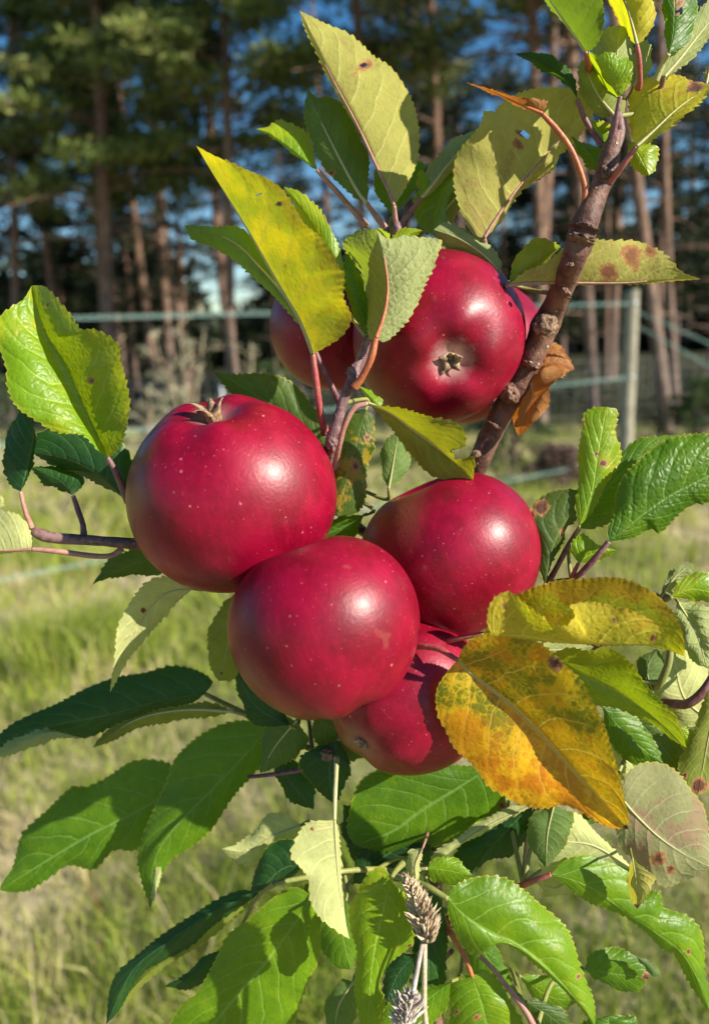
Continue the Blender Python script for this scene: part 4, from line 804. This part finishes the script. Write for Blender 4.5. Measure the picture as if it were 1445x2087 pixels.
def sprays(cl, per, size, spread, rng, aspect=3.2, droop=0.0):
    """clumps of narrow needle-bunch faces round each cluster centre cl (n,3)"""
    n = len(cl) * per; c = np.repeat(cl, per, 0) + rng.standard_normal((n, 3)) * np.array([spread, spread, spread * .42])
    d = rng.standard_normal((n, 3)); d[:, 2] = np.abs(d[:, 2]) * .7 - droop; d /= np.linalg.norm(d, axis=1)[:, None]
    s = np.cross(d, rng.standard_normal((n, 3))); s /= np.linalg.norm(s, axis=1)[:, None] + 1e-9
    L = size * (.5 + rng.random(n))[:, None]; W = L / aspect
    V = np.stack([c - s * W * .3, c + d * L * .5 - s * W * .5, c + d * L, c + d * L * .5 + s * W * .5], 1)
    tone = np.repeat(np.clip(rng.random(len(cl)).repeat(per) * .6 + rng.random(n) * .4, 0, 1), 4)
    return V.reshape(-1, 3), np.arange(n * 4).reshape(n, 4), tone
def pine_meshes(seed, H, z0, spread, dens, lean, r0, per=30):
    rng = np.random.default_rng(seed); mb = MB()
    tp = [Vector((lean.x * q * H + .10 * math.sin(q * 4 + seed), lean.y * q * H, H * q)) for q in (0, .12, .3, .5, .7, .85, 1)]
    mb.add(tube([tp[0] - Vector((0, 0, .2))] + tp, [r0 * 1.25, r0 * 1.15, r0, r0 * .9, r0 * .78, r0 * .6, r0 * .35, r0 * .08], 14, 70, .12, True, seed))
    cl = []
    nb = int(dens)
    for k in range(nb):
        u = (k + rng.random()) / nb; zz = z0 + (H - z0) * u ** .9; q = zz / H
        c = Vector((lean.x * zz + .10 * math.sin(q * 4 + seed), lean.y * zz, zz)); a = rng.random() * 6.283
        L = spread * (1 - .75 * u) * (.45 + .75 * rng.random()) + .25; up = (-.12 + .6 * u) * L
        e = c + Vector((math.cos(a) * L, math.sin(a) * L, up)); mid = c.lerp(e, .5) + Vector((0, 0, .10 * L))
        mb.add(tube([c, mid, e], [.026 * (1 - u * .6), .015, .006], 6, 8))
        if u < .06: continue
        m = 2 + int(L * 3)
        for j in range(m):
            w_ = .35 + .65 * (j + rng.random()) / m; p = c.lerp(mid, w_ * 2) if w_ < .5 else mid.lerp(e, w_ * 2 - 1)
            cl.append((p.x + rng.normal() * .12, p.y + rng.normal() * .12, p.z + .05 + rng.normal() * .06))
    for k in range(9):                                         # dead snags on the lower trunk
        zz = 1.0 + rng.random() * (z0 - .8); a = rng.random() * 6.283; L = .3 + rng.random() * .8
        c = Vector((lean.x * zz, lean.y * zz, zz)); mb.add(tube([c, c + Vector((math.cos(a) * L * .6, math.sin(a) * L * .6, .02)), c + Vector((math.cos(a) * L, math.sin(a) * L, -.12 * L))], [.018, .012, .004], 5, 6))
    V, Q, T = sprays(np.array(cl), per, .17, .16, rng)
    return mesh('trunk', mb.v, mb.f), mesh_np('crown', V, Q, False, {'tone': T})
def pine(base, meshes, label, group=None, rot=0, sc=1, nm_=None):
    r = empty('pine_tree', base, label, 'tree', group); r.rotation_euler.z = rot; r.scale = (sc, sc, sc)
    for nm, me, mt in (('trunk', meshes[0], M_PB), ('crown', meshes[1], nm_ or M_ND)):
        o = bpy.data.objects.new(nm, me); COL.objects.link(o); o.parent = r
        if not me.materials: me.materials.append(mt)
    return r
# the pines one can tell apart: foot pixel, a second pixel higher on the trunk, width in pixels
for i, (fx, fy, ux, uy, wpx, z0, dens, spr, lab) in enumerate([
    (240, 868, 200, 150, 31, 3.5, 105, 2.4, 'pine with the stout reddish trunk at the left of the wood edge'),
    (478, 866, 445, 0, 22, 3.8, 90, 2.2, 'pine with a slim dark reddish trunk behind the pale weeds'),
    (1098, 868, 1074, 60, 24, 4.8, 70, 1.9, 'pine with an orange trunk rising behind the broad tan leaf'),
    (1345, 884, 1286, 360, 27, 5.6, 46, 2.0, 'leaning pine with a pale trunk just right of the wooden fence post'),
    (1206, 866, 1180, 240, 27, 5.2, 44, 2.0, 'grey trunked pine between the shoot and the fence post'),
    (758, 862, 738, 0, 22, 4.6, 70, 2.1, 'pine whose trunk rises behind the topmost yellowing leaf'),
    (1392, 868, 1362, 300, 16, 5.5, 44, 1.8, 'thin pine behind the metal fence post'),
    (40, 862, 22, 300, 16, 3.6, 80, 2.1, 'pine standing nearest the left edge of the photo')]):
    B = G(fx, fy); U = on_plane(ux, uy, B); d = U - B; sl = Vector((d.x / d.z, d.y / d.z, 0)); dist = (B - CAMLOC).length
    pine(B, pine_meshes(11 + i, 13 + i % 3, z0, spr, dens * 1.3, sl, wpx / F * dist / 2 * .85, 46), lab)
protos = [pine_meshes(40 + i, 13 + i, 4.0 + .5 * i, 2.1, 46, Vector(((i - 1.5) * .012, .01, 0)), .11 + .012 * i) for i in range(4)]
sap = [pine_meshes(60 + i, 6.0 + 1.5 * i, .8 + .3 * i, 1.5, 46, Vector((.01, 0, 0)), .06) for i in range(2)]
rr_ = random.Random(5); n_ = 0; placed = []
rows = [(17, 23, 6, -.52, .50), (23, 32, 9, -.55, .55), (32, 48, 12, -.55, .55)]
for (d0, d1, cnt, a0, a1) in rows:
    for k in range(cnt):
        a = a0 + (a1 - a0) * (k + .15 + .7 * rr_.random()) / cnt; d = d0 + (d1 - d0) * rr_.random()
        px_ = CX + F * math.tan(a)
        if 505 < px_ < 690 and d < 34: continue
        if px_ < 130 or 560 < px_ < 680 or 150 < px_ < 190: continue
        pine(Vector((d * math.sin(a), d * math.cos(a), -.02)), protos[n_ % 4], 'slender pine standing further back in the dark wood', 'pines deeper in the wood', rr_.random() * 6.28, .85 + .35 * rr_.random(), M_ND_SHADE); n_ += 1
for px_, d_, s_ in ((335, 19, .62), (400, 23, .70), (150, 20, .66), (620, 22, .6), (300, 27, .8), (960, 21, .7), (1240, 22, .62), (850, 25, .7)):
    a = math.atan((px_ - CX) / F); pine(Vector((d_ * math.sin(a), d_ * math.cos(a), -.02)), protos[int(px_) % 4], 'slender pine standing further back in the dark wood', 'pines deeper in the wood', px_ * .7, s_)
for k in range(16):
    a = -.5 + 1.0 * (k + rr_.random() * .8) / 16; d = 21 + 14 * rr_.random(); px_ = CX + F * math.tan(a)
    if 440 < px_ < 560: continue
    pine(Vector((d * math.sin(a), d * math.cos(a), -.02)), sap[k % 2], 'young pine growing low under the tall trees', 'young pines in the wood', rr_.random() * 6.28, .8 + .5 * rr_.random(), M_ND_SHADE)
# far wood: too dense to count
rng = np.random.default_rng(99); n = 5000
a = -1.1 + 2.2 * rng.random(n); d = 46 + 34 * rng.random(n); hh = rng.random(n) ** 1.5 * 7
gap = (np.abs(a - math.atan((500 - CX) / F)) < .055) & (hh > 3.2) & (hh < 8)
keep = ~gap; a, d, hh = a[keep], d[keep], hh[keep]
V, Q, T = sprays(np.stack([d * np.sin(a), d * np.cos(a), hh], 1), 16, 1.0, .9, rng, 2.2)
fw = link('far_wood', mesh_np('far_wood', V, Q, False, {'tone': T * .5}), M_ND_SHADE); tag(fw, 'dense dark wood closing the view behind the pines', 'woodland', kind='stuff')

# ------------------------------------------------------------------ shrubs, heather, dry weeds
def shrub(px, py, h, wd, label, seed, mat=None, cat='shrub', name='juniper_shrub', dens=60):
    B = G(px, py); rng = np.random.default_rng(seed); root = empty(name, B, label, cat)
    cl = []; mb = MB()
    for k in range(dens):
        u = rng.random() ** .7; a = rng.random() * 6.283; r = wd * .5 * math.sqrt(rng.random()) * (1 - u * .7)
        p = Vector((math.cos(a) * r, math.sin(a) * r, h * u)); cl.append(tuple(p))
        if k % 4 == 0: mb.add(tube([Vector((0, 0, -.03)), Vector((p.x * .4, p.y * .4, p.z * .6)), p], [.012, .008, .003], 5, 6))
    V, Q, T = sprays(np.array(cl), 40, .07, .055, rng, 2.6)
    mb.build('stems', M_PB, root); link('foliage', mesh_np('foliage', V, Q, False, {'tone': T}), mat or M_SH, root)
M_HE = needle_mat('heather', (.16, .10, .08), (.22, .14, .11), (.16, .17, .07))
shrub(1045, 945, 1.0, 1.2, 'low green juniper at the field edge behind the shoot', 1)
shrub(360, 905, .7, 1.5, 'green bush at the wood edge behind the pale weeds', 2)
shrub(30, 905, 1.1, 1.5, 'bush at the wood edge at the far left', 3)
shrub(560, 900, 1.2, 1.4, 'bush at the wood edge behind the shaded apple', 4)
shrub(1140, 985, .32, .9, 'pinkish heather beside the juniper', 6, M_HE, 'plant', 'heather', 50)
shrub(1425, 900, .8, 1.3, 'low bush by the wire netting at the right edge', 7)
shrub(150, 900, .8, 1.6, 'low bush at the foot of the stout reddish pine', 8)
shrub(900, 905, 1.0, 1.5, 'bush at the wood edge hidden behind the upper apple', 9)
for k in range(14):                                            # low undergrowth along the edge of the wood
    a = -.48 + .96 * (k + .5) / 14
    sx, sy = math.sin(a) * 14.5, math.cos(a) * 14.5; B = Vector((sx, 14.2 - .38 * sx + .8 * (k % 3), 0)); rng = np.random.default_rng(300 + k)
    root = empty('undergrowth_bush', B, 'knee high dark bush under the first pines', 'bush', 'dark bushes under the pines'); h = .35 + .5 * rng.random()
    cl = [(rng.normal() * .45, rng.normal() * .3, h * rng.random()) for _ in range(40)]; V, Q, T = sprays(np.array(cl), 30, .08, .07, rng, 2.4)
    link('foliage', mesh_np('foliage', V, Q, False, {'tone': T * .7}), M_ND_SHADE, root)
    mb = MB()
    for c in cl[::5]: mb.add(tube([Vector((0, 0, -.03)), Vector((c[0] * .5, c[1] * .5, c[2] * .7)), Vector(c)], [.01, .007, .003], 5, 6))
    mb.build('stems', M_PB, root)
M_WEED = stem_mat('weed_stem', (.42, .34, .22), (.30, .20, .13), 60.0, .8); M_FL = needle_mat('weed_heads', (.46, .42, .28), (.56, .52, .36), (.62, .58, .42)); M_RED = stem_mat('red_stem', (.46, .26, .19), (.36, .2, .14), 60.0, .8)
def weed(px, top, base_y, wpx, label, seed, nst=5, red=False):
    B = G(px, base_y); T0 = on_plane(px, top, B); H = T0.z; rng = np.random.default_rng(seed); root = empty('dry_weed', B, label, 'plant', 'dry weeds at the edge of the meadow')
    W = wpx / F * (B - CAMLOC).length; cl = []
    for k in range(nst):
        ex = (k - (nst - 1) / 2) / nst * W + rng.normal() * .04; hh = H * (1 if k == nst // 2 else .62 + .3 * rng.random())
        cl = []; mb = MB(); sh = MB(); e = Vector((ex, rng.normal() * .08, hh)); m = Vector((ex * .35, 0, hh * .55)); mb.add(tube([Vector((0, 0, -.03)), m, e], [.011, .009, .004], 6, 16))
        for j in range(6):
            q = .5 + .5 * j / 6; c = m.lerp(e, q * 2 - 1); a = rng.random() * 6.283; L = .10 + .14 * rng.random()
            f = c + Vector((math.cos(a) * L, math.sin(a) * L, L * .8)); sh.add(tube([c, f], [.004, .003], 5, 3)); cl.append(tuple(f)); cl.append(tuple(c.lerp(f, .7)))
        sm = mb.build('stem', M_RED if red and k % 2 else M_WEED, root)
        V, Q, T = sprays(np.array(cl), 9, .03, .026, rng, 1.8); sh.add(tube([m, e + Vector((0, 0, .02))], [.007, .004], 5, 8)); sh.add((V, Q.tolist())); sh.build('seed_head', M_FL, sm, False)
weed(398, 625, 1075, 120, 'tall pale dry weed with reddish stems left of the shaded apple', 1, 5, True)
weed(318, 800, 1090, 70, 'shorter dry weed with pinkish stems above the meadow, left of the tall one', 2, 3, True)
weed(535, 700, 1060, 70, 'dry weed with cream heads just left of the shaded apple', 3, 3)

# ------------------------------------------------------------------ fence
M_POST = stem_mat('fence_wood', (.24, .22, .16), (.36, .33, .25), 25.0, .85, None, .004); 
def flat(name, c, r=.5, metal=0.0):
    m, t = newmat(name); pos = nd(t, 'TexCoord').outputs['Object']; n = noise(t, pos, 40.0, 3.0)
    nd(t, 'OutputMaterial', {0: nd(t, 'BsdfPrincipled', {'Base Color': mix(t, n, c, tuple(x * .7 for x in c)), 'Roughness': r, 'Metallic': metal}).outputs[0]}); return m
M_WIRE = flat('green_fence_rope', (.30, .50, .45)); M_GALV = flat('galvanised_steel', (.55, .56, .58), .45, .6); M_NET = flat('netting_wire', (.42, .43, .44), .5, .3)
FB = G(1272, 968)
fence = empty('rope_fence', FB, 'wooden post fence with thin green ropes crossing behind the apples', 'fence')
def pxh(x, y): return on_plane(x, y, FB)
topz = pxh(1272, 601).z
pr = .5 * 26 / F * (FB - CAMLOC).length
v, f = tube([Vector((0, 0, -.2)), Vector((0, 0, topz * .5)), Vector((0, 0, topz - .012)), Vector((0, 0, topz))], [pr * 1.02, pr, pr * .98, pr * .9], 24, 30, .04)
link('post', mesh('post', v, f), M_POST, fence)
dv = RAY(3126, 567); dv.z = 0; dv.normalize()
for y in (622, 770, 932):
    h = pxh(1272, y).z
    for off in (0, .016):
        a = Vector((0, -pr, h + off)); b = a - dv * 14; m = a.lerp(b, .5) - Vector((0, 0, .02))
        link('rope', mesh('rope', *tube([a, m, b], [.0025] * 3, 6, 14)), M_WIRE, fence)
    ins = MB().add(tube([Vector((0, -pr * .8, h + .01)), Vector((0, -pr - .03, h + .01))], [.018, .022], 10, 4)); ins.build('insulator', M_GALV, fence)
for (x0, y0, x1, y1, x2, y2) in ((1280, 628, 1445, 702, 1900, 905), (1280, 655, 1445, 748, 1900, 1004)):
    for off in (0, .014):
        a = on_plane(x0, y0, FB) - FB; zc = (FB - CAMLOC).dot(RAY(CX, CY).normalized())
        e = P(x2, y2, zc * .93) - FB; u = Vector((0, 0, off))
        link('guy_rope', mesh('guy_rope', *tube([a + u, a.lerp(e, .5) + u, e + u], [.0025] * 3, 6, 8)), M_WIRE, fence)
# end post of the left run and of the right, outside the frame, so that the ropes end on something
for q in (Vector((-dv.x * 14, -dv.y * 14, 0)),):
    v, f = tube([q + Vector((0, 0, -.2)), q + Vector((0, 0, topz))], [pr, pr], 16, 12, .04); link('post', mesh('post', v, f), M_POST, fence)
NB = G(1358, 884); net = empty('netting_fence', NB, 'low galvanised wire netting fence with a thin steel post at the wood edge', 'fence')
TP = on_plane(1349, 727, NB) - NB
link('post', mesh('post', *tube([Vector((0, 0, -.1)), TP * .5, TP], [.026] * 3, 10, 8)), M_GALV, net)
for x in (-3.0, 2.6, -6.2, -9.4):
    link('post', mesh('post', *tube([Vector((x, 0, -.1)), Vector((x, 0, TP.z * .9))], [.022] * 2, 8, 6)), M_GALV, net)
mb = MB(); nh = 1.0
for i in range(9): z = .05 + i * nh / 8; mb.add(tube([Vector((-9.4, 0, z)), Vector((-3, .01, z)), Vector((3.2, 0, z))], [.0022] * 3, 4, 6))
for i in range(84): x = -9.4 + i * .15; mb.add(tube([Vector((x, .003, .05)), Vector((x, .003, .05 + nh))], [.0016] * 2, 4, 2))
mb.build('wire_netting', M_NET, net)
